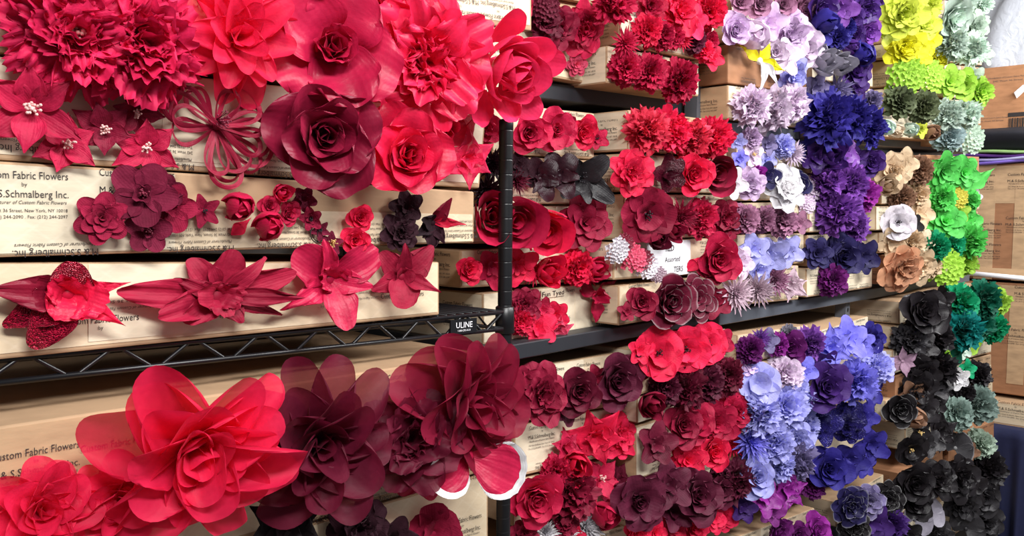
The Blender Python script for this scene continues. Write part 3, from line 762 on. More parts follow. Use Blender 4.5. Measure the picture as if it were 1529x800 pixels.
def build_flower(f):
    kind, px, py, d, colr, key, desc, o = f['kind'], f['px'], f['py'], f['d'], f['col'], f['key'], f['desc'], f['o']
    b = BOX[key]; g = np.random.default_rng(int(px * 13 + py * 7 + d))
    Y0 = b['Y'] - .003
    near = key[0] in 'NL'
    dep = depth(PY(px, py, Y0)); Rm = d / 2 * dep / FPX
    tocam = EYE - PY(px, py, Y0); tocam /= np.linalg.norm(tocam)
    fb = o.get('fb', .45 if near else .55)
    n = (1 - fb) * np.array([0, -1., 0]) + fb * tocam + g.normal(0, o.get('jn', .12), 3) * np.array([1, .4, 1]); n /= np.linalg.norm(n)
    if n[1] > -.25: n[1] = -.25; n /= np.linalg.norm(n)
    s = math.sqrt(max(0, 1 - n[1] ** 2))
    off = Rm * (.62 * s + .05) + o.get('off', 0) * Rm
    hgt = {'pom': .35, 'fluff': .35, 'ball': .75, 'tulip': .7, 'cluster': .3, 'rolled': .3}.get(kind, .16)
    ctr = PY(px, py, Y0 - off - hgt * Rm * -n[1])
    p0 = ctr - n * hgt * Rm
    X = np.cross(zz, n); X /= np.linalg.norm(X); Yv = np.cross(n, X)
    M = Matrix([[X[i], Yv[i], n[i], p0[i]] for i in range(3)] + [[0, 0, 0, 1]])
    seg = (18, 17) if near and d > 110 else (12, 11) if near else (9, 9) if key[0] in 'AB' else (7, 8)
    mk = o.get('mat', 'satin' if colr in ('bk', 'ch', 'bw', 'gy') else 'cloth'); mat = petal_mat(COL[colr][0], mk)
    P = o['petals'] if 'petals' in o else spec(kind, g)
    spin = 0 if 'petals' in o or kind in ('butterfly', 'leaf', 'fan') else g.uniform(0, 6.28)
    spin = o.get('spin', spin)
    Vs = []
    for k, layer in P:
        k = dict(k); c3 = k.pop('ctr', None); m_ = k.pop('mat', None); nm = k.pop('name', None)
        k['az'] = k.get('az', 0) + spin
        V = petal(g, *seg, **k)
        if c3 is not None: V = V + np.array(c3)
        Vs.append([V, layer, m_, nm])
    ext = np.percentile(np.concatenate([np.hypot(v[:, 0], v[:, 1]) for v, *_ in Vs]), 98.5)
    if kind in ('ball', 'tulip'): ext = max(ext, .6)
    k_ = Rm / ext * o.get('k', 1.0)
    sx, sy = o.get('sx', 1), o.get('sy', 1)
    for q in Vs: q[0] = q[0] * k_ * np.array([sx, sy, 1])
    # settle size and seat so that the whole bloom stands where it is seen on its box
    Mn = np.array(M)
    for it in range(2):
        W_ = np.concatenate([q[0] for q in Vs]) @ Mn[:3, :3].T + Mn[:3, 3] - EYE
        dz = W_ @ FW; sx_, sy_ = CX + FPX * (W_ @ RT) / dz, CY - FPX * (W_ @ UP) / dz
        (xa, xb), (ya_, yb_) = np.percentile(sx_, (.25, 99.75)), np.percentile(sy_, (.25, 99.75))
        if it == 0:
            fit = min(1.3, max(.6, d * o.get('k', 1.0) / ((xb - xa) * .5 + (yb_ - ya_) * .5)))
            k_ *= fit
            for q in Vs: q[0] = q[0] * fit
            continue
        dd = float(np.mean(dz)); mv_ = RT * ((px - (xa + xb) / 2) * dd / FPX) - UP * ((py - (ya_ + yb_) / 2) * dd / FPX)
        t_ = mv_[1] / ray(px, py)[1]; mv_ = mv_ - ray(px, py) * t_      # slide parallel to the box front
        Mn[:3, 3] += mv_
    M = Matrix(Mn.tolist())
    F, uv = grid(*seg)
    small = not near and key[0] not in 'AB'
    single = 'petals' in o or near and len(Vs) <= 100 or (not small and len(Vs) <= 10)
    root = thing(NAME[kind] if 'name' not in o else o['name'], (0, 0, 0), f['label'], 'leaf' if kind == 'leaf' else 'fabric flower')
    root['group'] = 'fabric flowers of the ' + ('near stack' if near else b['row'].split(', ')[1])
    root.matrix_world = M
    if single:
        for V, layer, m_, nm in Vs:
            link(nm or 'petal', mesh(nm or 'petal', V, F, m_ or mat, uv), root)
    else:
        for layer in ('outer', 'middle', 'inner'):
            vs = [q[0] for q in Vs if q[1] == layer]
            if not vs: continue
            nv_ = len(vs[0]); FF = np.concatenate([F + i * nv_ for i in range(len(vs))]); UU = np.concatenate([uv + g.integers(0, 9, 2) for i in range(len(vs))])
            nm = {'outer': 'outer_petals', 'middle': 'middle_petals', 'inner': 'inner_petals'}[layer]
            link(nm, mesh(nm, np.concatenate(vs), FF, mat, UU), root)
    # calyx cup that the petals are sewn to, and the wire stem pinned into the box
    st = o.get('stamen', {'poppy': 'd', 'lily': 'p', 'small': 'd', 'magnolia': None}.get(kind))
    if st:
        sm = {'p': M_STAMEN, 'd': M_STAMD, 'w': M_STAMW, 'y': M_STAMY}[st]
        parts = []; ns = 22 if near else 12; sl = o.get('sl', .34)
        for i in range(ns):
            a = g.uniform(0, 6.28); t = g.uniform(.0, .5); L = k_ * sl * g.uniform(.7, 1.15)
            e = np.array([math.cos(a) * math.sin(t), math.sin(a) * math.sin(t), math.cos(t)]) * L
            parts.append(tube([e * .0, e * .5, e], .008 * k_ + .0002, 4)); r_ = .028 * k_ + .0003
            V, FF = lathe([(r_ * .1, -r_), (r_ * .8, -r_ * .5), (r_, 0), (r_ * .8, r_ * .5), (r_ * .1, r_)], 6); parts.append((V + e, FF))
        V, FF = join(parts); link('stamens', mesh('stamens', V + np.array([0, 0, .05 * k_]), FF, sm), root)
    ln = max(.004, off * .9)
    c = 1 / max(.3, -n[1])
    V, FF = lathe([(.03 * k_, -.10 * k_), (.10 * k_, -.06 * k_), (.13 * k_, .02 * k_), (.07 * k_, .10 * k_)], 8)
    link('calyx', mesh('calyx', V, FF, mat), root)
    V, FF = tube([(0, 0, -.02 * k_), (0, 0, -.5 * ln * c), (0, 0, -ln * c)], .0009, 5); link('wire_stem', mesh('wire_stem', V, FF, M_STEM), root)
    return root


def fl(key, *rows):
    for r in rows:
        px, py, d, kind, c = r[:5]; o = r[5] if len(r) > 5 else {}
        FL.append(dict(kind=kind, px=px, py=py, d=d, col=c, key=key, desc=o.get('desc'), o=o))


SHEER = dict(mat='sheer'); VEL = dict(mat='velvet'); SAT = dict(mat='satin'); SEQ = dict(mat='sequin'); EDG = dict(mat='edged')


def D(*a, **k):
    r = {}
    for x in a: r.update(x)
    r.update(k); return r


def pt(deg, L, W, **k):
    d = dict(az=R(deg), L=L, W=W * .92, t0=18 + 30 * abs(math.sin(deg * 2.7)), t1=-8 + 16 * math.sin(deg), wrap=.55, taper=.5, rnd=.45, base=.12, c=.55, ruf=.03, crk=.012); d.update(k); return (d, 'outer')


SEQM = petal_mat((200, 24, 66), 'sequin'); RDM = petal_mat((196, 18, 56), 'satin'); DPM = petal_mat((130, 14, 44), 'satin'); BKM = petal_mat((30, 14, 22), 'velvet'); WHM = petal_mat((236, 236, 240), 'cloth'); MAG = petal_mat((168, 22, 62), 'cloth')
ORCHID1 = [pt(172, 1.1, .62, mat=DPM, name='leaf_petal', taper=.5, crk=.02), pt(205, .98, .7, mat=SEQM, name='sequined_petal', t0=30, crk=.0), pt(236, .95, .72, mat=SEQM, name='sequined_petal', t0=30, crk=.0, rnd=.3, taper=.3), pt(92, .62, .8, mat=SEQM, name='sequined_petal', t0=40, t1=30, crk=0, wrap=.9, taper=.1),
           pt(10, .9, .3, taper=.92, t0=30), pt(-35, .95, .42, taper=.92), pt(140, .5, .6, t0=55, t1=30, ruf=.13, rf=5, taper=0, name='ruffled_lip', wrap=.9), pt(-20, .62, .72, t0=50, t1=8, ruf=.13, rf=5, taper=0, ser=.05, name='ruffled_lip'), pt(-105, .5, .7, t0=52, t1=12, ruf=.13, rf=5, taper=0, ser=.05, name='ruffled_lip'), pt(60, .42, .55, t0=65, t1=50, ruf=.08, taper=0, name='ruffled_lip')]
ORCHID2 = [pt(172, 1.25, 0.59, name='leaf_petal', t0=16, taper=.2, c=.68), pt(196, .9, 0.56, name='leaf_petal', t0=26, taper=.2, c=.68), pt(150, .7, 0.33, t0=34), pt(118, .74, 0.46, t0=24, taper=.2, c=.68, rnd=.3), pt(78, .8, 0.54, t0=20, taper=.2, c=.68, rnd=.3), pt(48, .92, 0.33, t0=38, name='leaf_petal'), pt(20, 1.05, 0.51, name='leaf_petal', t0=20, taper=.2, c=.68, rnd=.3), pt(-6, 1.1, 0.36, name='leaf_petal', t0=34, taper=.62, rnd=.3), pt(-26, .95, 0.28, name='leaf_petal', t0=24, taper=.62, rnd=.3), pt(218, .66, 0.46, t0=40, taper=.2, c=.68, rnd=.3), pt(-62, .56, 0.46, t0=30),
           pt(175, .5, 0.56, t0=58, t1=15, taper=.1, ruf=.06, name='ruffled_lip'), pt(-90, .44, 0.46, t0=60, t1=5, ser=.08, ruf=.13, rf=4, taper=0, name='ruffled_lip'), pt(20, .4, 0.44, t0=64, t1=20, ser=.08, ruf=.13, rf=4, taper=0, name='ruffled_lip'), pt(-35, .36, 0.46, t0=74, t1=20, ser=.08, ruf=.14, rf=4, taper=0, name='ruffled_lip')]
HIBISC = [pt(148, .95, .85, taper=.1, rnd=.3, c=.75), pt(110, .85, .42), pt(30, 1.05, .72, taper=.1, rnd=.3, c=.75), pt(-80, .98, .72, taper=.2, rnd=.3, c=.7), pt(205, 1.15, .5, taper=.75), pt(-12, .8, .5), pt(185, .42, .5, t0=60, t1=35, ruf=.14, rf=4, ser=.06, taper=0, name='ruffled_lip'), pt(80, .4, .6, t0=65, t1=45, ruf=.14, rf=4, ser=.06, taper=0, name='ruffled_lip')]
ORCHID3 = [pt(135, .85, .75, taper=.2), pt(95, .95, .5), pt(42, 1.12, .85, taper=.4), pt(-25, 1.1, .45, taper=.75), pt(200, .9, .6, taper=.4), pt(-100, .85, .95, t0=40, t1=-5, taper=.1, rnd=.3, name='lip'), pt(120, .38, .5, t0=62, t1=30, taper=.2, name='lip'), pt(10, .4, .5, t0=60, t1=30, taper=.2, name='lip')]
CALLA = [pt(60, 1.1, .62, t0=35, t1=10, wrap=.9, taper=.6, mat=DPM, name='curled_petal'), pt(15, 1.1, .45, t0=38, t1=0, wrap=.7, taper=.7, mat=RDM, name='curled_petal', lean=-.25), pt(160, .8, .7, t0=55, t1=30, wrap=.9, mat=BKM), pt(210, .85, .6, t0=40, t1=10, mat=BKM), pt(-95, 1.0, .7, t0=25, t1=-10, ruf=.1), pt(-60, .8, .5, t0=30, t1=-10, ruf=.1), pt(-130, .7, .4)]
BUTTER = [pt(40, 1.0, .75, taper=.1, name='wing'), pt(140, .85, .7, taper=.1, name='wing'), pt(-35, 1.15, .75, taper=.2, name='wing'), pt(215, 1.0, .7, taper=.2, name='wing'), pt(-80, .8, .55, taper=.3, name='wing')]
PANSY = [pt(120, .95, .85, taper=.1, rnd=.3), pt(55, .98, .85, taper=.1, rnd=.3), pt(185, .9, .7, taper=.2, ruf=.1), pt(-10, .8, .6, taper=.2, ruf=.1), pt(-65, 1.0, .85, taper=.15, ruf=.06), pt(-125, .8, .5, ruf=.1), pt(160, .45, .45, t0=60, t1=30, ruf=.1)]
FANP = [pt(-28, 1.0, .95, taper=0, rnd=.35, c=.8, crk=.02, wrap=.3), pt(205, .8, .8, taper=0, rnd=.35, c=.8, crk=.02, wrap=.3)]
CALLAY = [pt(150, 1.0, .45, taper=.93, mat=petal_mat((240, 226, 30), 'cloth'), name='yellow_petal', t0=15), pt(62, .75, .55, taper=.9, mat=petal_mat((240, 226, 30), 'cloth'), name='yellow_petal', t0=15), pt(-18, 1.0, .5, taper=.9, mat=petal_mat((246, 232, 24), 'cloth'), name='yellow_petal', t0=15), pt(-105, 1.3, .5, t0=60, t1=-10, wrap=1.2, taper=.5, name='white_spathe'), pt(-60, 1.2, .4, t0=50, t1=-10, wrap=1.2, taper=.8, name='white_spathe')]

# --- near stack, big flowers at the top
fl('N0b', (108, 48, 205, 'ragged', 'cp', D(stamen='p', off=.1)), (208, 62, 190, 'ragged', 'cp', D(off=.2)),
   (345, 52, 196, 'dahlia', 'sc', D(SHEER, off=.25)), (500, 72, 198, 'bigrose', 'cr', D(SAT, off=.25, desc='big crimson satin rose')),
   (637, 88, 186, 'silkpeony', 'sc', D(SAT, off=.25)), (762, 102, 146, 'cabbage', 'fx', D(off=.35, k=1.05)))
fl('N0a', (585, -10, 150, 'silkpeony', 'sc', D(SHEER, off=.1)), (410, -22, 120, 'dahlia', 'fx', D(SHEER)))
fl('N1', (50, 160, 130, 'lily', 'cr', D(stamen='p', sl=.3, k=1.05, spin=.5, desc='large crimson poinsettia')), (95, 212, 90, 'lily', 'cr', D(stamen='p', desc='small crimson poinsettia')), (152, 192, 84, 'lily', 'dp', D(stamen='p', desc='small deep-red poinsettia')),
   (208, 168, 80, 'lily', 'dp', D(stamen='p', desc='deep red poinsettia')), (216, 220, 92, 'lily', 'cr', D(stamen='p', desc='crimson poinsettia')),
   (482, 212, 158, 'rose', 'dp', D(SAT, desc='big dark red rose', off=.1)), (420, 178, 60, 'leaf', 'dp', D(k=.9)),
   (612, 222, 124, 'rose', 'rd', D(SAT, desc='glowing red rose', off=.1)), (660, 196, 50, 'tulip', 'rd', D(spin=0, desc='red rosebud')), (692, 190, 66, 'leaf', 'rd', D()), (700, 236, 78, 'magnolia', 'fx', SHEER))
fl('N2', (152, 326, 74, 'camellia', 'dp', VEL), (215, 292, 96, 'velvetfive', 'wn', D(VEL, stamen='w')), (258, 312, 70, 'velvetfive', 'dp', VEL), (222, 344, 66, 'velvetfive', 'wn', D(VEL, stamen='w')), (250, 284, 50, 'velvetfive', 'wn', VEL),
   (303, 315, 50, 'small', 'dp', D(VEL, stamen='d')), (356, 308, 44, 'ball', 'cr', D(SAT, k=1.05)), (360, 338, 30, 'leaf', 'rd'), (399, 338, 44, 'ball', 'cr', D(SAT, k=1.05)), (402, 307, 32, 'rose', 'cr'), (424, 288, 30, 'tulip', 'fx'), (434, 319, 32, 'rose', 'cr'),
   (455, 298, 36, 'five', 'wn', VEL), (463, 326, 34, 'five', 'dp', D(VEL, stamen='d')), (478, 345, 30, 'small', 'wn', D(VEL)), (496, 362, 34, 'small', 'wn', D(VEL, stamen='y', sl=.9)),
   (537, 325, 38, 'rose', 'rd'), (531, 361, 42, 'rose', 'rd'), (606, 308, 50, 'five', 'bw', VEL), (597, 346, 52, 'peony', 'bw', VEL), (658, 336, 74, 'iris', 'bw', D(VEL, petals=CALLA, desc='dark velvet calla', name='fabric_calla')))
fl('N3', (92, 456, 160, 'iris', 'rd', D(SAT, petals=ORCHID1, desc='sequined red orchid', name='fabric_orchid', fb=.3, off=-.1)), (318, 430, 178, 'iris', 'ck', D(petals=ORCHID2, desc='leafy crimson orchid', name='fabric_orchid', sy=.74, fb=.1, off=-.1, jn=.02)),
   (495, 425, 134, 'poppy', 'cr', D(SAT, petals=HIBISC, desc='ribbed crimson hibiscus', name='fabric_hibiscus', stamen=None, fb=.25, off=-.1, jn=.02)), (606, 412, 96, 'poppy', 'ck', D(petals=ORCHID3, desc='crimson orchid', name='fabric_orchid', stamen=None, fb=.25)))
fl('L1', (58, 772, 172, 'organza', 'sc', D(SHEER, off=.1)), (290, 680, 265, 'organza', 'sc', D(SHEER, off=.3, spin=.42, desc='huge scarlet organza flower')), (185, 755, 150, 'organza', 'sc', D(SHEER, off=.0)), (470, 660, 225, 'organza', 'wn', D(SHEER, off=.25, desc='large wine organza flower')),
   (616, 656, 150, 'peony', 'wn', D(SHEER, off=.2)), (692, 608, 190, 'organza', 'dp', D(SHEER, off=.35)), (712, 700, 112, 'fan', 'cr', D(SAT, petals=FANP, off=1.0, desc='white-edged red fan flower', edge=True, jn=.02)), (630, 700, 84, 'five', 'cr', D(SAT)), (420, 690, 60, 'magnolia', 'cr', D(SAT, off=.9)))
fl('L2', (425, 785, 120, 'magnolia', 'bk', D(VEL)), (535, 792, 90, 'peony', 'bw', VEL), (650, 797, 84, 'poppy', 'dp', D(VEL, stamen=None)), (590, 805, 70, 'five', 'bw', VEL))

# --- first red stack
fl('Aupper0', (771, 12, 52, 'poppy', 'cr'), (812, 6, 50, 'cluster', 'wn'))
fl('Aupper1', (812, 32, 58, 'peony', 'wn'), (834, 40, 60, 'peony', 'dp'), (871, 44, 68, 'peony', 'cr', D(sx=.75)), (861, 96, 32, 'camellia', 'rp'), (818, 75, 42, 'five', 'dp'))
fl('Amiddle0', (728, 190, 52, 'rose', 'cr'), (795, 199, 58, 'rose', 'cr'), (833, 193, 60, 'bigrose', 'cr', D(stamen='d')), (873, 198, 44, 'rose', 'rd'), (893, 207, 32, 'five', 'cr', D(stamen='d')))
fl('Amiddle1', (735, 246, 50, 'mum', 'bw'), (772, 245, 40, 'five', 'bw', VEL), (805, 268, 62, 'iris', 'bw', D(SAT, petals=PANSY, desc='glossy wine pansy', name='fabric_pansy')), (833, 262, 66, 'iris', 'bw', D(SAT, petals=PANSY, desc='dark satin pansy', name='fabric_pansy')), (877, 268, 78, 'butterfly', 'bk', D(petals=BUTTER, stamen='d')), (728, 286, 52, 'mum', 'bw'), (773, 268, 40, 'mum', 'wn'))
fl('Amiddle2', (737, 325, 66, 'rolled', 'cr', D(sx=.8)), (779, 332, 78, 'rolled', 'cr'), (820, 346, 70, 'rolled', 'rd'), (873, 332, 76, 'camellia', 'dp'))
fl('Amiddle3', (701, 405, 38, 'rose', 'rd'), (738, 402, 60, 'five', 'cr'), (776, 398, 58, 'five', 'rd'), (797, 405, 40, 'mum', 'rd'), (824, 406, 46, 'tulip', 'rd'), (859, 398, 54, 'pom', 'rd'), (880, 408, 36, 'mum', 'rd'), (896, 402, 42, 'tulip', 'fx'))
fl('Amiddle4', (784, 456, 48, 'peony', 'dp'), (776, 478, 44, 'pom', 'sc'), (803, 488, 56, 'five', 'sc'), (829, 471, 42, 'five', 'rd'), (834, 496, 46, 'magnolia', 'rp'), (888, 450, 62, 'iris', 'cr', SAT), (812, 462, 34, 'five', 'cr'))
fl('Alower0', (806, 588, 84, 'peony', 'dp', D(sx=.9)), (866, 586, 66, 'rose', 'wn'), (928, 570, 74, 'rose', 'mr'), (955, 550, 46, 'tulip', 'dp'), (893, 566, 42, 'five', 'dp'), (848, 612, 46, 'five', 'mr'), (785, 570, 44, 'five', 'dp'))
fl('Alower1', (886, 652, 86, 'magnolia', 'rd', D(fb=.7)), (926, 650, 62, 'peony', 'sc'), (848, 668, 52, 'magnolia', 'cr'), (862, 700, 50, 'tulip', 'rd'))
fl('Alower2', (799, 748, 80, 'rose', 'cr'), (850, 734, 88, 'pom', 'dp'), (893, 718, 62, 'lily', 'cr', D(stamen='p')), (930, 718, 54, 'five', 'wn'), (905, 768, 46, 'ball', 'cr'), (918, 745, 44, 'five', 'dp'), (838, 775, 54, 'pom', 'dp'), (830, 705, 52, 'pom', 'cr'))
fl('Alower3', (782, 800, 46, 'peony', 'dp'), (815, 793, 44, 'mum', 'wh'), (880, 788, 54, 'mum', 'wh'), (858, 802, 40, 'five', 'rd'), (846, 795, 36, 'mum', 'wh'))
# --- second red stack
fl('Bupper0', (918, 4, 62, 'fluff', 'cr'), (972, 8, 50, 'peony', 'cr', SHEER), (1014, 16, 62, 'peony', 'rd'), (1034, 32, 50, 'five', 'fx'), (1057, 16, 56, 'pom', 'rd'))
fl('Bupper1', (935, 62, 42, 'mum', 'cr'), (965, 46, 48, 'pom', 'rd'), (988, 54, 42, 'pom', 'cr'), (1004, 54, 38, 'pom', 'cr'), (1018, 58, 34, 'mum', 'rd'), (1036, 62, 36, 'pom', 'mr'), (1058, 62, 32, 'pom', 'cr'), (1051, 76, 32, 'pom', 'sc'), (1064, 86, 38, 'five', 'rd'))
fl('Bupper2', (932, 102, 52, 'pom', 'cr'), (968, 108, 56, 'pom', 'cr'), (1015, 121, 60, 'pom', 'cr', D(sx=.8)))
fl('Bmiddle0', (966, 194, 66, 'fluff', 'co'), (1002, 194, 62, 'fluff', 'sc'), (1036, 208, 54, 'fluff', 'co'), (1062, 206, 64, 'fluff', 'sc'), (1084, 202, 30, 'rose', 'dp'))
fl('Bmiddle1', (944, 258, 66, 'peony', 'rd'), (998, 258, 54, 'five', 'wn', SEQ), (1036, 261, 60, 'rose', 'rd'), (1071, 263, 58, 'rolled', 'dp', VEL))
fl('Bmiddle2', (969, 320, 78, 'poppy', 'dp', D(k=1.05)), (1018, 325, 52, 'mum', 'dp'), (1045, 326, 56, 'pom', 'cr'), (1084, 328, 56, 'peony', 'dp'), (984, 354, 38, 'tulip', 'wn'), (1010, 346, 34, 'tulip', 'dp'))
fl('Bmiddle3', (921, 373, 38, 'cluster', 'sv', D(mat='gloss')), (945, 384, 42, 'cluster', 'rp', D(mat='gloss')), (962, 388, 32, 'cluster', 'dp', D(mat='gloss')), (966, 396, 36, 'cluster', 'sv', D(mat='gloss')), (984, 410, 24, 'cluster', 'pm', D(mat='gloss')), (932, 362, 28, 'cluster', 'dp', D(mat='gloss')), (1039, 392, 28, 'leaf', 'rd'), (1076, 384, 64, 'rose', 'cr'), (1061, 404, 40, 'rose', 'dp'))
fl('Bmiddle4', (937, 464, 30, 'five', 'dp'), (959, 453, 46, 'rose', 'dp'), (1006, 450, 70, 'rose', 'wn', EDG), (1040, 445, 62, 'camellia', 'wn', EDG), (1068, 450, 50, 'five', 'dp'), (985, 470, 34, 'five', 'wn'))
fl('Blower0', (958, 522, 40, 'five', 'rd'), (985, 528, 76, 'poppy', 'rd'), (1027, 522, 70, 'poppy', 'sc'), (1058, 512, 60, 'poppy', 'sc'), (1076, 512, 44, 'five', 'cr', D(stamen=None)))
fl('Blower1', (990, 578, 52, 'pom', 'mr'), (1020, 576, 66, 'fluff', 'wn'), (1052, 570, 58, 'pom', 'mr'), (1084, 562, 54, 'pom', 'wn'), (974, 606, 42, 'tulip', 'dp'))
fl('Blower2', (984, 660, 62, 'five', 'wn'), (1020, 638, 58, 'rose', 'dp'), (1043, 632, 54, 'rose', 'cr'), (1070, 634, 64, 'camellia', 'cr'), (1094, 618, 58, 'peony', 'cr'), (1027, 688, 58, 'camellia', 'rd'), (1068, 674, 50, 'rose', 'rd'), (1096, 662, 40, 'mum', 'sc'))
fl('Blower3', (954, 752, 80, 'bigrose', 'mr'), (997, 722, 74, 'five', 'mr'), (1044, 742, 74, 'rose', 'mr', D(off=.2)), (1094, 718, 66, 'fluff', 'mr'), (1076, 736, 46, 'rose', 'mr'), (1005, 762, 60, 'five', 'mr'), (952, 795, 40, 'camellia', 'rd'), (978, 796, 38, 'camellia', 'rd'),
   (1006, 788, 42, 'camellia', 'rd'), (1038, 788, 42, 'rose', 'rd'), (1063, 774, 42, 'camellia', 'sc'), (1083, 772, 40, 'camellia', 'sc'))
# --- lilac stack
fl('Cupper0', (1108, 4, 36, 'rose', 'dm'), (1135, 4, 40, 'rose', 'dm'), (1172, 8, 40, 'rose', 'dm'), (1200, 12, 44, 'rose', 'dm'), (1212, 26, 34, 'rose', 'dm'), (1102, 42, 48, 'rose', 'll'), (1127, 52, 46, 'ball', 'wl', SAT), (1152, 32, 56, 'five', 'll'), (1180, 52, 66, 'peony', 'll', SAT), (1206, 68, 58, 'rose', 'wl', SAT))
fl('Cupper1', (1138, 98, 70, 'lily', 'wh', D(petals=CALLAY, stamen=None, desc='yellow-petalled white calla', name='fabric_calla', jn=.02)), (1172, 84, 54, 'five', 'wl'), (1184, 112, 48, 'peony', 'lv'), (1160, 80, 44, 'rose', 'wl'))
fl('Cupper2', (1120, 158, 60, 'fluff', 'wl'), (1152, 164, 64, 'fluff', 'wl'), (1180, 154, 56, 'fluff', 'wl'))
fl('Cmiddle0', (1104, 212, 26, 'five', 'lv'), (1106, 236, 28, 'five', 'pw'), (1122, 206, 32, 'pom', 'll'), (1126, 230, 34, 'five', 'wl', D(stamen='y')), (1148, 216, 30, 'five', 'gv'), (1169, 218, 36, 'pom', 'lv'), (1186, 230, 36, 'mum', 'wl'), (1206, 228, 34, 'pom', 'pw'), (1148, 240, 28, 'five', 'lv'))
fl('Cmiddle1', (1096, 274, 46, 'five', 'sv', SAT), (1120, 274, 48, 'peony', 'll', SAT), (1146, 262, 44, 'five', 'nv', EDG), (1172, 280, 60, 'peony', 'wh', D(off=.3)), (1194, 276, 40, 'rose', 'nv', EDG), (1213, 280, 34, 'cluster', 'wl'), (1132, 258, 24, 'tulip', 'mp'), (1205, 304, 28, 'cluster', 'wl'))
fl('Cmiddle2', (1111, 326, 46, 'pom', 'dm'), (1138, 328, 40, 'pom', 'dm'), (1166, 330, 48, 'pom', 'dm'), (1196, 332, 34, 'five', 'dm'))
fl('Cmiddle3', (1106, 392, 46, 'five', 'wl'), (1126, 374, 54, 'five', 'lv'), (1150, 382, 56, 'five', 'lv'), (1178, 376, 48, 'five', 'lv'), (1136, 402, 44, 'five', 'lv'))
fl('Cmiddle4', (1100, 438, 54, 'mum', 'pm'), (1134, 432, 50, 'mum', 'pm'), (1157, 418, 46, 'mum', 'dm'), (1182, 424, 50, 'magnolia', 'pm'))
fl('Clower0', (1120, 522, 42, 'pom', 'pl'), (1146, 508, 38, 'five', 'gv'), (1160, 514, 36, 'pom', 'mp'), (1182, 518, 46, 'rose', 'pl'), (1208, 512, 48, 'fluff', 'pp'), (1119, 544, 30, 'camellia', 'll'), (1136, 506, 30, 'mum', 'pp'), (1178, 498, 28, 'pom', 'gy'))
fl('Clower1', (1134, 572, 58, 'poppy', 'lv', D(SAT, stamen=None, k=1.1)), (1172, 556, 54, 'pom', 'wl'), (1198, 556, 50, 'five', 'pw', D(stamen='d')), (1182, 576, 50, 'pom', 'lv'))
fl('Clower2', (1132, 618, 66, 'fluff', 'lv'), (1172, 606, 70, 'pom', 'lv'), (1202, 634, 50, 'pom', 'lv'), (1150, 634, 50, 'pom', 'lv'), (1196, 594, 44, 'fluff', 'lv'))
fl('Clower3', (1124, 656, 58, 'mum', 'pw'), (1156, 662, 62, 'pom', 'lv'), (1190, 656, 56, 'peony', 'lv'), (1126, 684, 44, 'pom', 'lv'))
fl('Clower4', (1131, 712, 58, 'rose', 'lv', SAT), (1162, 694, 52, 'fluff', 'lv'), (1188, 690, 58, 'fluff', 'gv'), (1112, 758, 44, 'five', 'vi'), (1142, 744, 56, 'five', 'mp', SAT), (1176, 732, 62, 'magnolia', 'mp', SAT), (1212, 722, 46, 'pom', 'pl'), (1155, 764, 42, 'five', 'pl'))
fl('Clower5', (1166, 798, 42, 'rose', 'pl'), (1194, 798, 36, 'rose', 'pl'), (1222, 790, 46, 'rose', 'mp'))
# --- purple stack
fl('Dupper0', (1230, 14, 54, 'rose', 'vi', SAT), (1258, 12, 56, 'five', 'pp'), (1290, 14, 56, 'peony', 'vi', SAT), (1310, 6, 42, 'five', 'vi'), (1275, 28, 36, 'rose', 'vi'))
fl('Dupper1', (1232, 32, 42, 'ball', 'nd', SAT), (1247, 56, 42, 'pom', 'nd'), (1260, 42, 36, 'pom', 'nd'), (1224, 58, 42, 'five', 'nd'), (1276, 52, 36, 'rose', 'vi'), (1296, 50, 40, 'rose', 'pp'), (1288, 80, 40, 'ball', 'nd', SAT), (1270, 70, 26, 'ball', 'vi', SAT))
fl('Dupper2', (1236, 90, 48, 'tulip', 'gy', SAT), (1258, 94, 44, 'tulip', 'gy', SAT), (1280, 102, 46, 'rose', 'vi'))
fl('Dupper3', (1220, 132, 44, 'five', 'gv'), (1250, 136, 52, 'mum', 'gv'), (1300, 152, 34, 'pom', 'gv'), (1280, 130, 40, 'five', 'vi'))
fl('Dupper4', (1234, 178, 84, 'fluff', 'nd'), (1270, 176, 66, 'fluff', 'nd'), (1296, 190, 60, 'fluff', 'nd'))
fl('Dmiddle0', (1222, 236, 48, 'five', 'vi', SAT), (1244, 232, 44, 'tulip', 'vi', SAT), (1262, 226, 48, 'five', 'pp', SAT), (1299, 244, 44, 'rose', 'vi'), (1280, 236, 36, 'five', 'vi'))
fl('Dmiddle1', (1234, 272, 56, 'fluff', 'pp'), (1264, 276, 66, 'fluff', 'pp'), (1286, 290, 54, 'pom', 'mp'))
fl('Dmiddle2', (1250, 318, 66, 'fluff', 'pp'), (1272, 336, 54, 'fluff', 'pp'))
fl('Dmiddle3', (1220, 378, 46, 'camellia', 'nv'), (1262, 378, 56, 'rose', 'nv'), (1294, 384, 46, 'five', 'nv'), (1240, 372, 38, 'five', 'nv'))
fl('Dmiddle4', (1243, 418, 48, 'pom', 'pl'),)
fl('Dlower0', (1243, 520, 66, 'magnolia', 'pw'), (1268, 502, 58, 'five', 'pw'), (1284, 512, 44, 'five', 'pw'), (1300, 506, 44, 'peony', 'nd'))
fl('Dlower1', (1240, 578, 66, 'rose', 'vi'), (1278, 568, 66, 'fluff', 'pw'), (1308, 548, 54, 'pom', 'lv'), (1300, 582, 46, 'five', 'nd'), (1232, 546, 44, 'five', 'vi'))
fl('Dlower2', (1230, 632, 64, 'five', 'nd', SEQ), (1264, 630, 58, 'peony', 'nd', SEQ), (1292, 622, 46, 'five', 'nd'))
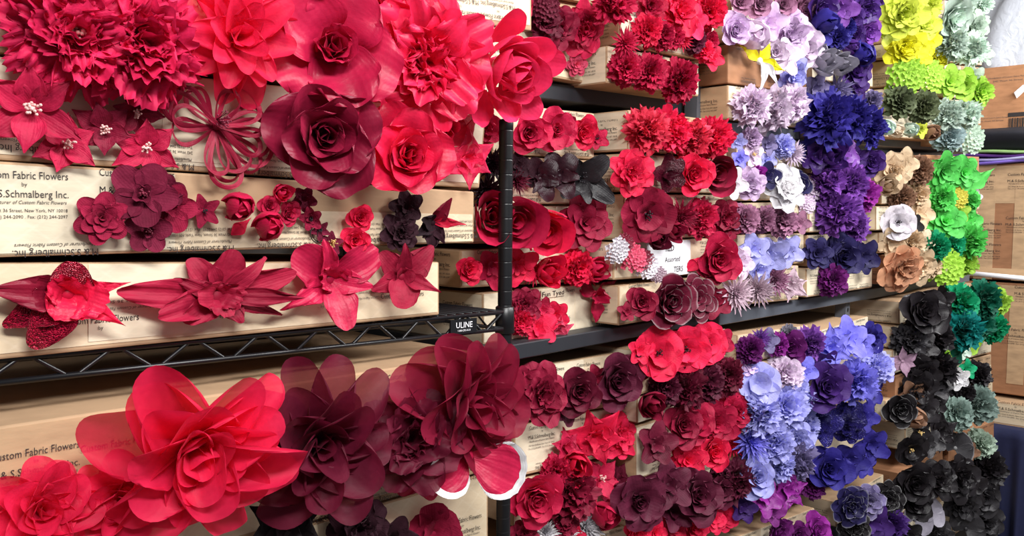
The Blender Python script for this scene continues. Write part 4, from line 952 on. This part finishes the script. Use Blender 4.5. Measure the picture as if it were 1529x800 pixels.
fl('Dlower3', (1242, 698, 64, 'rose', 'nd'), (1272, 690, 54, 'five', 'nd'), (1302, 666, 54, 'five', 'nd'), (1290, 692, 40, 'five', 'nd'))
fl('Dlower4', (1270, 756, 54, 'peony', 'nv', EDG), (1296, 748, 50, 'peony', 'gv', EDG), (1326, 744, 48, 'peony', 'bk', EDG), (1304, 784, 62, 'five', 'vi'), (1328, 782, 56, 'pom', 'vi'), (1276, 790, 50, 'peony', 'bk', EDG))
# --- yellow / beige / black stack
fl('Eupper0', (1350, 18, 72, 'peony', 'yg', D(off=.2)), (1328, 42, 46, 'five', 'yg'), (1378, 36, 54, 'peony', 'yg'), (1385, 8, 44, 'pom', 'yg'))
fl('Eupper1', (1352, 72, 64, 'peony', 'yl'), (1386, 60, 46, 'five', 'yl'), (1402, 86, 34, 'pom', 'yl'), (1374, 88, 40, 'five', 'yl'))
fl('Eupper2', (1352, 112, 60, 'cluster', 'lm'), (1386, 112, 50, 'cluster', 'lm'))
fl('Eupper3', (1344, 152, 50, 'pom', 'ol'), (1378, 160, 48, 'pom', 'ol'), (1400, 162, 34, 'five', 'ol'))
fl('Eupper4', (1338, 196, 24, 'ball', 'cm'), (1360, 194, 24, 'ball', 'mt'), (1376, 194, 24, 'five', 'yg'), (1324, 190, 26, 'ball', 'mt'), (1391, 198, 26, 'ball', 'br'))
fl('Emiddle0', (1332, 256, 52, 'peony', 'bg'), (1352, 244, 46, 'five', 'bg'), (1372, 254, 44, 'pom', 'br'), (1326, 276, 34, 'tulip', 'bg'))
fl('Emiddle1', (1345, 294, 44, 'pom', 'br'), (1368, 290, 40, 'pom', 'bg'))
fl('Emiddle2', (1342, 332, 54, 'poppy', 'sv'), (1376, 320, 44, 'five', 'bg'), (1362, 338, 36, 'five', 'ch'))
fl('Emiddle3', (1332, 364, 46, 'five', 'bg'), (1358, 362, 44, 'pom', 'bg'), (1378, 360, 36, 'five', 'cm'))
fl('Emiddle4', (1346, 402, 64, 'peony', 'tn'), (1374, 398, 48, 'peony', 'bg'), (1388, 396, 36, 'pom', 'bg'))
fl('Elower0', (1382, 466, 66, 'rose', 'bk'), (1406, 450, 44, 'five', 'bk'))
fl('Elower1', (1358, 506, 56, 'pom', 'ch'), (1396, 502, 58, 'pom', 'bk'), (1378, 518, 48, 'five', 'bk'))
fl('Elower2', (1350, 540, 44, 'lily', 'mv', D(stamen=None)), (1376, 556, 54, 'peony', 'bk'), (1404, 548, 54, 'fluff', 'bk'), (1366, 532, 34, 'lily', 'mv', D(stamen=None)))
fl('Elower3', (1372, 582, 54, 'peony', 'bk'), (1400, 572, 48, 'five', 'ch'), (1360, 590, 42, 'five', 'br'))
fl('Elower4', (1344, 614, 50, 'rose', 'bk', EDG), (1378, 612, 52, 'five', 'bk'), (1364, 622, 40, 'ball', 'br', SAT), (1398, 602, 38, 'five', 'bk'))
fl('Elower5', (1362, 672, 48, 'poppy', 'bk', D(stamen='y', off=.1)), (1374, 644, 44, 'lily', 'bk', D(stamen='y')), (1406, 644, 54, 'magnolia', 'bk'), (1390, 662, 44, 'five', 'ch'))
fl('Elower6', (1364, 722, 60, 'rose', 'bk'), (1400, 716, 58, 'peony', 'bk'))
fl('Elower7', (1368, 752, 50, 'rose', 'bk'), (1372, 776, 46, 'fan', 'gy'), (1390, 764, 44, 'fan', 'gy'))
fl('Elower8', (1398, 800, 50, 'peony', 'ch'), (1360, 800, 44, 'five', 'bk'))
# --- mint / green / emerald stack
fl('Fupper0', (1428, 30, 56, 'rose', 'mt'), (1456, 40, 46, 'peony', 'pg'), (1440, 4, 40, 'pom', 'mt'), (1466, 8, 36, 'pom', 'mt'))
fl('Fupper1', (1420, 64, 54, 'fluff', 'mt'), (1450, 74, 52, 'fluff', 'mt'), (1470, 78, 34, 'five', 'pg'))
fl('Fupper2', (1418, 122, 48, 'camellia', 'lm'), (1438, 126, 44, 'rose', 'lm'), (1460, 138, 48, 'pom', 'lm'), (1454, 116, 34, 'five', 'pg'))
fl('Fupper3', (1416, 172, 48, 'fluff', 'mt'), (1442, 170, 46, 'fluff', 'mt'))
fl('Fupper4', (1416, 204, 48, 'pom', 'bs'), (1448, 206, 46, 'cluster', 'pg'))
fl('Fmiddle0', (1410, 256, 52, 'camellia', 'gn'), (1440, 258, 46, 'camellia', 'gn'), (1465, 266, 38, 'leaf', 'gn'))
fl('Fmiddle1', (1404, 294, 46, 'pom', 'gn'), (1428, 294, 34, 'cluster', 'go'), (1446, 300, 36, 'pom', 'gn'), (1456, 294, 24, 'five', 'sv'))
fl('Fmiddle2', (1412, 330, 56, 'camellia', 'gn'), (1450, 328, 40, 'five', 'gn'), (1434, 316, 32, 'five', 'lm'))
fl('Fmiddle3', (1396, 368, 46, 'pom', 'em'), (1422, 364, 40, 'pom', 'em'), (1446, 358, 52, 'fluff', 'gn'))
fl('Fmiddle4', (1412, 398, 56, 'cluster', 'lm'), (1440, 392, 40, 'pom', 'lm'))
fl('Flower0', (1434, 452, 58, 'pom', 'em'), (1464, 448, 62, 'pom', 'dg'), (1484, 452, 48, 'pom', 'lm'))
fl('Flower1', (1438, 492, 62, 'fluff', 'tl'), (1464, 484, 46, 'pom', 'dg'), (1482, 490, 46, 'pom', 'em'))
fl('Flower2', (1406, 532, 28, 'pom', 'lm'), (1424, 524, 38, 'five', 'dg'), (1454, 514, 38, 'leaf', 'lm'), (1438, 522, 28, 'five', 'mt'))
fl('Flower3', (1432, 566, 34, 'five', 'wh'), (1446, 550, 28, 'five', 'em'), (1460, 560, 44, 'pom', 'bk'), (1436, 586, 40, 'pom', 'bk'))
fl('Flower4', (1428, 618, 52, 'pom', 'sg'), (1458, 604, 62, 'pom', 'sg'))
fl('Flower5', (1432, 668, 46, 'fan', 'ch', EDG), (1448, 676, 32, 'five', 'br'), (1464, 662, 46, 'pom', 'pg'))
fl('Flower6', (1434, 716, 60, 'peony', 'bk'), (1472, 700, 62, 'pom', 'bk'), (1454, 730, 50, 'five', 'bk'))
fl('Flower7', (1436, 756, 56, 'peony', 'ch'), (1470, 744, 50, 'rose', 'ch'), (1472, 778, 54, 'peony', 'ch'), (1446, 790, 50, 'fan', 'ch'))

ORDW = ['', 'second', 'third', 'fourth', 'fifth', 'sixth', 'seventh', 'eighth', 'ninth', 'tenth', 'eleventh', 'twelfth', 'thirteenth', 'fourteenth', 'fifteenth', 'sixteenth', 'seventeenth', 'eighteenth', 'nineteenth', 'twentieth']
NEARROW = {'N0a': 'at top edge, near stack', 'N0b': 'in the biggest row, near stack', 'N1': 'on third box down, near stack', 'N2': 'on fourth box down, near stack', 'N3': 'on box upon wire shelf', 'L1': 'on large box under wire shelf', 'L2': 'on lowest box under wire shelf'}
for key in BOX:
    rows = sorted([f for f in FL if f['key'] == key], key=lambda f: f['px'])
    for i, f in enumerate(rows):
        dsc = f['desc'] or f"{COL[f['col']][1]} {'velvet ' if f['o'].get('mat') == 'velvet' and 'velvet' not in NOUN[f['kind']] else ''}{NOUN[f['kind']]}"
        n_ = len(rows)
        od = 'only flower' if n_ == 1 else 'leftmost' if i == 0 else 'rightmost' if i == n_ - 1 else ORDW[i] + ' from left'
        f['label'] = f"{dsc}, {od} {NEARROW.get(key) or 'on ' + BOX[key]['row'].replace(' box,', ' box of')}"
        f['label'] = f['label'].replace('periwinkle', 'lavender-blue').replace('from left on', 'from left,') if len(f['label'].split()) > 16 else f['label']
        if len(f['label'].split()) > 16: print('LONG', f['label'])
        rt = build_flower(f)
        if f['o'].get('edge'):      # white crimped edging on the fan petals
            for ch in list(rt.children):
                if ch.name.startswith('petal'):
                    V = np.array([v.co[:] for v in ch.data.vertices]); nu, nv = (18, 17)
                    G = V.reshape(nu, nv, 3); k0 = 2
                    path = np.concatenate([G[6:, 0], G[-1, 1:-1], G[6:, -1][::-1]])
                    cen = G[0].mean(0); outv = path - cen; ln = np.linalg.norm(outv, axis=1)[:, None]; dn = outv / ln
                    gg = np.stack([path - dn * .0015, path + dn * .004, path + dn * .0085], 0)
                    gg[1, ::2] += np.array([0, 0, .0018]); gg[2, ::2] += np.array([0, 0, .0012]); gg[..., 2] += .0008
                    Fg, ug = grid(3, len(path))
                    o2 = link('white_edging', mesh('white_edging', gg.reshape(-1, 3), Fg, WHM, ug), ch); o2['label'] = 'white crimped edge band'

# ribbon bow on the third box of the near stack
b = BOX['N1']; ctr = PY(322, 190, YN - .02)
rt = thing('ribbon_bow', ctr, 'looped dark red ribbon bow with stamens on third box down, near stack', 'ribbon bow')
g = np.random.default_rng(3); RIB = petal_mat((150, 16, 52), 'satin')
for i, (a, L, W) in enumerate([(165, .062, .022), (150, .055, .03), (20, .055, .024), (-10, .06, .03), (-45, .062, .022), (-75, .058, .02), (45, .05, .03), (-100, .05, .02), (195, .05, .02), (-28, .05, .018), (75, .04, .018), (130, .045, .02), (5, .05, .02), (-60, .05, .026), (-18, .066, .03), (172, .05, .018), (-85, .064, .026)]):
    t = np.linspace(0, 1, 28); a_ = R(a + g.uniform(-6, 6))
    u = 1.12 * L * np.sin(np.pi * t) ** .9; v_ = W * .62 * np.sin(2 * np.pi * t) * (1.2)
    P = np.stack([u * math.cos(a_) - v_ * math.sin(a_), -.012 * np.sin(np.pi * t) * g.uniform(.3, 1.4) + .010 * (i % 3 - 1) * t, u * math.sin(a_) + v_ * math.cos(a_)], 1)
    T = np.gradient(P, axis=0); T /= np.linalg.norm(T, axis=1)[:, None]
    yv = np.array([0, -1., 0]); S = np.cross(T, yv); S /= np.linalg.norm(S, axis=1)[:, None] + 1e-9
    tw = np.sin(t * 6 + i)[:, None] * .8; Wd = S * np.cos(tw) + yv * np.sin(tw)
    gg = np.stack([P - Wd * .0028, P + yv * .0006, P + Wd * .0028], 0); F_, uv_ = grid(3, 28)
    link('ribbon_loop', mesh('ribbon_loop', gg.reshape(-1, 3), F_, RIB, uv_), rt)
parts = []
for i in range(24):
    a, t = g.uniform(0, 6.28), g.uniform(.1, .6); e = np.array([math.sin(t) * math.cos(a), -math.cos(t), math.sin(t) * math.sin(a)]) * .02 + np.array([0, -.004, .008])
    parts.append(tube([(0, -.002, .008), e * .6 + np.array([0, 0, .003]), e], .0004, 4)); r_ = .0013
    V, FF = lathe([(r_ * .1, -r_), (r_, 0), (r_ * .1, r_)], 6); parts.append((V + e, FF))
V, FF = join(parts); link('stamens', mesh('stamens', V, FF, M_STAMW), rt)
V, FF = lathe([(.001, -.004), (.005, -.002), (.005, .002), (.001, .004)], 10); link('knot', mesh('knot', V, FF, RIB), rt)
# loose coil of wire by the small velvet flowers
ctr = PY(468, 350, YN - .008); t = np.linspace(0, 1, 60)
V, F = tube(np.stack([.010 * np.cos(t * 17) * (1 - .3 * t) + .012 * t, -.002 * np.sin(t * 9) - .002, .011 * np.sin(t * 17) * (1 - .2 * t)], 1), .0007, 5)
o = link('wire_coil', mesh('wire_coil', V, F, M_STEM)); o.location = ctr; tag(o, 'small coil of black wire beside small wine flowers, near stack', 'wire')

# ------------------------------------------------------------------ end of the aisle
def box_at(name, label, cat, lo, hi, mat, group=None):
    base = np.array([(lo[0] + hi[0]) / 2, (lo[1] + hi[1]) / 2, lo[2]])
    rt = thing(name, base, label, cat, group)
    V, F = bx(np.array(lo) - base, np.array(hi) - base); m = mesh('box_body', V, F, mat, smooth=False); bevel(m, .006, 2); link('box_body', m, rt)
    return rt, base


XE = 4.75


def zx(py, px=1500): return PXX(px, py, XE)[2]


ya, yb = PXX(1540, 400, XE)[1] - .12, PXX(1440, 400, XE)[1] + .12
ends = [('taped cardboard box topmost at the aisle end, behind green stack', 418, 244), ('taped cardboard box at the aisle end, behind emerald stack', 588, 422), ('printed cardboard box at the bottom of the aisle-pile', 640, 594)]
for i, (lab, y0, y1) in enumerate(ends):
    ins = .0 if i < 2 else -.12
    rt, base = box_at('cardboard_box', lab, 'box', (XE + ins, ya, zx(y0)), (XE + .5, yb, zx(y1)), M_BROWN if i < 2 else M_KRAFT, 'boxes piled at the aisle end')
    H = zx(y1) - zx(y0); Wd = yb - ya
    strips = [(0, 1, .66, .98), (.30, .46, 0, 1), (.62, .80, 0, .8), (0, 1, .02, .10)] if i == 0 else [(0, 1, .8, .98), (.2, .34, 0, .8), (.62, .76, .1, .8)] if i == 1 else [(.02, .98, .35, .97)]
    for ks, (s0, s1, t0, t1) in enumerate(strips):
        V, F = bx((XE + ins - .0010 - .0004 * ks, yb - s1 * Wd, zx(y0) + t0 * H), (XE + ins + .001, yb - s0 * Wd, zx(y0) + t1 * H)); link('tape_strip', mesh('tape_strip', V - base, F, M_TAPE if i < 2 else M_PAPER, smooth=False), rt)
    for s, t in ([(.3, .82), (.7, .82), (.38, .4), (.7, .45), (.38, .22)] if i == 0 else [(.4, .88), (.8, .88), (.27, .4), (.68, .5)] if i == 1 else [(.45, .7), (.75, .7)]):
        q = np.array([XE + ins - .0034, yb - s * Wd, zx(y0) + t * H]) - base
        link('printed_address', BLOCK['full'], rt, frame_mat(q, np.array([0, -1.9, 0]), np.array([0, 0, 1.7]), np.array([-1., 0, 0])))
# white tube lying between the two taped boxes
p, q = PXX(1440, 407, XE - .03), PXX(1545, 417, XE - .03)
V, F = tube([p - q, (p - q) / 2, (p - q) * 0], .012, 12); o = link('white_tube', mesh('white_tube', V, F, M_WHITE)); o.location = q; tag(o, 'white tube lying in front of taped boxes at the aisle end', 'tube')
# folded purple fabric on the pile
rt = thing('folded_fabric', PXX(1500, 244, XE), 'folded purple and lilac fabric on top of aisle-end boxes', 'fabric'); base = np.array(rt.location)
FB = [simple('fabric_layer', c, .8, 0, .15, 25) for c in ((120, 96, 190), (172, 168, 208), (84, 40, 120), (150, 190, 120))]
for k in range(4):
    z0_ = zx(244) + k * .017; t = np.linspace(0, 1, 24)
    yy = ya + (yb - ya) * t; xx = XE - .03 + .012 * np.sin(t * 9 + k * 2)
    front = np.stack([xx, yy, z0_ + .006 * np.sin(t * 7 + k)], 1); L_ = []
    for dz, dx in ((0, .02), (.004, 0), (.013, 0), (.017, .02), (.017, .4), (0, .4)): L_.append(front + np.array([dx, 0, dz]))
    F_, uv_ = grid(6, 24); link('fabric_fold', mesh('fabric_fold', np.concatenate(L_) - base, F_, FB[k], uv_), rt)
# dark bag above
def sack(name, label, cat, c, r, mat, seed, amp=.12, part=None):
    g = np.random.default_rng(seed); nu, nv = 40, 60
    th = np.linspace(.001, np.pi - .001, nu)[:, None]; ph = np.linspace(0, 2 * np.pi, nv)[None]
    n = 1 + 0 * th * ph
    for _ in range(16):
        a, b_, p_, q_ = g.integers(1, 9), g.integers(1, 8), g.uniform(0, 6), g.uniform(0, 6)
        n = n + amp / (1 + .25 * (a + b_)) * np.sin(a * ph + p_) * np.sin(b_ * th + q_) * np.sin(th)
    sx_ = np.sign(np.cos(ph)) * np.abs(np.cos(ph)) ** .6; sy_ = np.sign(np.sin(ph)) * np.abs(np.sin(ph)) ** .6
    x = n * np.sin(th) ** .6 * sx_ * r[0]; y = n * np.sin(th) ** .6 * sy_ * r[1]; z = np.sign(np.cos(th)) * np.abs(np.cos(th)) ** .7 * r[2] * n
    F_, uv_ = grid(nu, nv); o = link(name, mesh(name, np.stack([x, y, z + r[2]], -1).reshape(-1, 3), F_, mat, uv_)); o.location = c
    return tag(o, label, cat)


ym = (ya + yb) / 2
M_CLOTHB = simple('black_cloth', (20, 20, 30), .85, 0, .3, 30, .3); M_NAVY = simple('navy_cloth', (18, 24, 62), .85, 0, .25, 40, .3)
sack('folded_black_cloth', 'black cloth bundle beneath the brown shipping box at aisle end', 'cloth', (XE + .25, ym, zx(228)), (.30, .33, (zx(186) - zx(228)) / 2), M_CLOTHB, 4, .05)
# brown open shipping box with wrapped white goods inside
XS = XE + .02; z0_, z1_ = zx(203), zx(98); y0_, y1_ = PXX(1545, 150, XS)[1] - .12, PXX(1458, 150, XS)[1]
rt = thing('shipping_box', ((XS + .22), (y0_ + y1_) / 2, z0_), 'open brown shipping box full of wrapped white goods, top right', 'box'); base = np.array(rt.location)
M_SHIP = card_mat('brown_shipping_card', (178, 128, 92))
for nm, lo, hi in (('front_panel', (XS, y0_, z0_), (XS + .006, y1_, z1_)), ('back_panel', (XS + .44, y0_, z0_), (XS + .446, y1_, z1_)), ('side_panel', (XS, y1_ - .006, z0_), (XS + .446, y1_, z1_)), ('side_panel', (XS, y0_, z0_), (XS + .446, y0_ + .006, z1_)), ('bottom_panel', (XS, y0_, z0_), (XS + .446, y1_, z0_ + .006))):
    V, F = bx(lo, hi); link(nm, mesh(nm, V - base, F, M_SHIP, smooth=False), rt)
q = PXX(1519, 181, XS - .002) - base; Hs = .045; bars = []
for i in range(14):
    wdt = [.003, .002, .005, .002][i % 4]; bars.append(bx((-.001, -.04 + i * .0058, -Hs), (0, -.04 + i * .0058 + wdt, Hs * .4)))
bars.append(bx((-.001, -.042, Hs * .55), (0, .042, Hs)))
V, F = join(bars); link('printed_barcode', mesh('printed_barcode', V + q, F, M_INK, smooth=False), rt)
for (px, py, s) in ((1505, 117, 2.2), (1480, 178, 1.9)):
    q = PXX(px, py, XS - .002) - base; link('printed_lines', BLOCK['fine'], rt, frame_mat(q, np.array([0, -s, 0]), np.array([0, 0, s]), np.array([-1., 0, 0])))
# dangling white tag
q = [PXX(1514, 138, XS - .02), PXX(1528, 126, XS - .02), PXX(1532, 134, XS - .02), PXX(1518, 147, XS - .02)]
V, F = hexa(q + [p + np.array([.002, 0, 0]) for p in q]); V = V - q[0]; o = link('paper_tag', mesh('paper_tag', V, F, M_WHITE, smooth=False)); o.location = q[0]; tag(o, 'small white paper tag hanging against the brown shipping box', 'tag')
M_PLAST, nt, N_, L_, b_ = newmat('clear_white_plastic'); b_.inputs['Base Color'].default_value = (.62, .65, .72, 1); b_.inputs['Roughness'].default_value = .28; b_.inputs['Specular IOR Level'].default_value = .7
tc = N_.new('ShaderNodeTexCoord'); nz = N_.new('ShaderNodeTexNoise'); nz.inputs['Scale'].default_value = 14; nz.inputs['Detail'].default_value = 5; nz.inputs['Distortion'].default_value = 1.5; L_.new(tc.outputs['Object'], nz.inputs['Vector'])
bp = N_.new('ShaderNodeBump'); bp.inputs['Strength'].default_value = .6; bp.inputs['Distance'].default_value = .012; L_.new(nz.outputs['Fac'], bp.inputs['Height']); L_.new(bp.outputs['Normal'], b_.inputs['Normal'])
yc = (y0_ + y1_) / 2
sack('plastic_bag', 'white goods in clear plastic bag standing in brown shipping box', 'bag', (XS + .22, yc - .02, z1_ - .12), (.21, .25, .27), M_PLAST, 8, .10)
sack('wrapped_bundle', 'pale wrapped bundle at the right, front of the plastic bag', 'bundle', (XS + .12, y0_ + .14, z1_ - .06), (.10, .12, .09), petal_mat((206, 218, 200), 'cloth'), 12, .14)
# navy cloth hanging at the lower right
XN = 4.55; t = np.linspace(0, 1, 60)
yy = PXX(1560, 700, XN)[1] - .1 + (PXX(1478, 700, XN)[1] + .06 - PXX(1560, 700, XN)[1] + .1) * t
zt = PXX(1500, 640, XN)[2]; zb = .02
rows_ = []
for k, zz_ in enumerate(np.linspace(zt, zb, 14)):
    rows_.append(np.stack([XN - .035 * np.sin(t * 16) * (k / 13) ** .7 - .02 * np.sin(t * 37 + 1) * (k / 13), yy, zz_ + 0 * t], 1))
rows_ = [np.stack([XN + .4 + 0 * t, yy, zt + .002 + 0 * t], 1), np.stack([XN + .02 + 0 * t, yy, zt + .002 + 0 * t], 1)] + rows_
F_, uv_ = grid(len(rows_), 60); o = link('navy_cloth', mesh('navy_cloth', np.concatenate(rows_), F_, M_NAVY, uv_))
tag(o, 'navy blue cloth draped under the box pile, lower right corner', 'cloth')
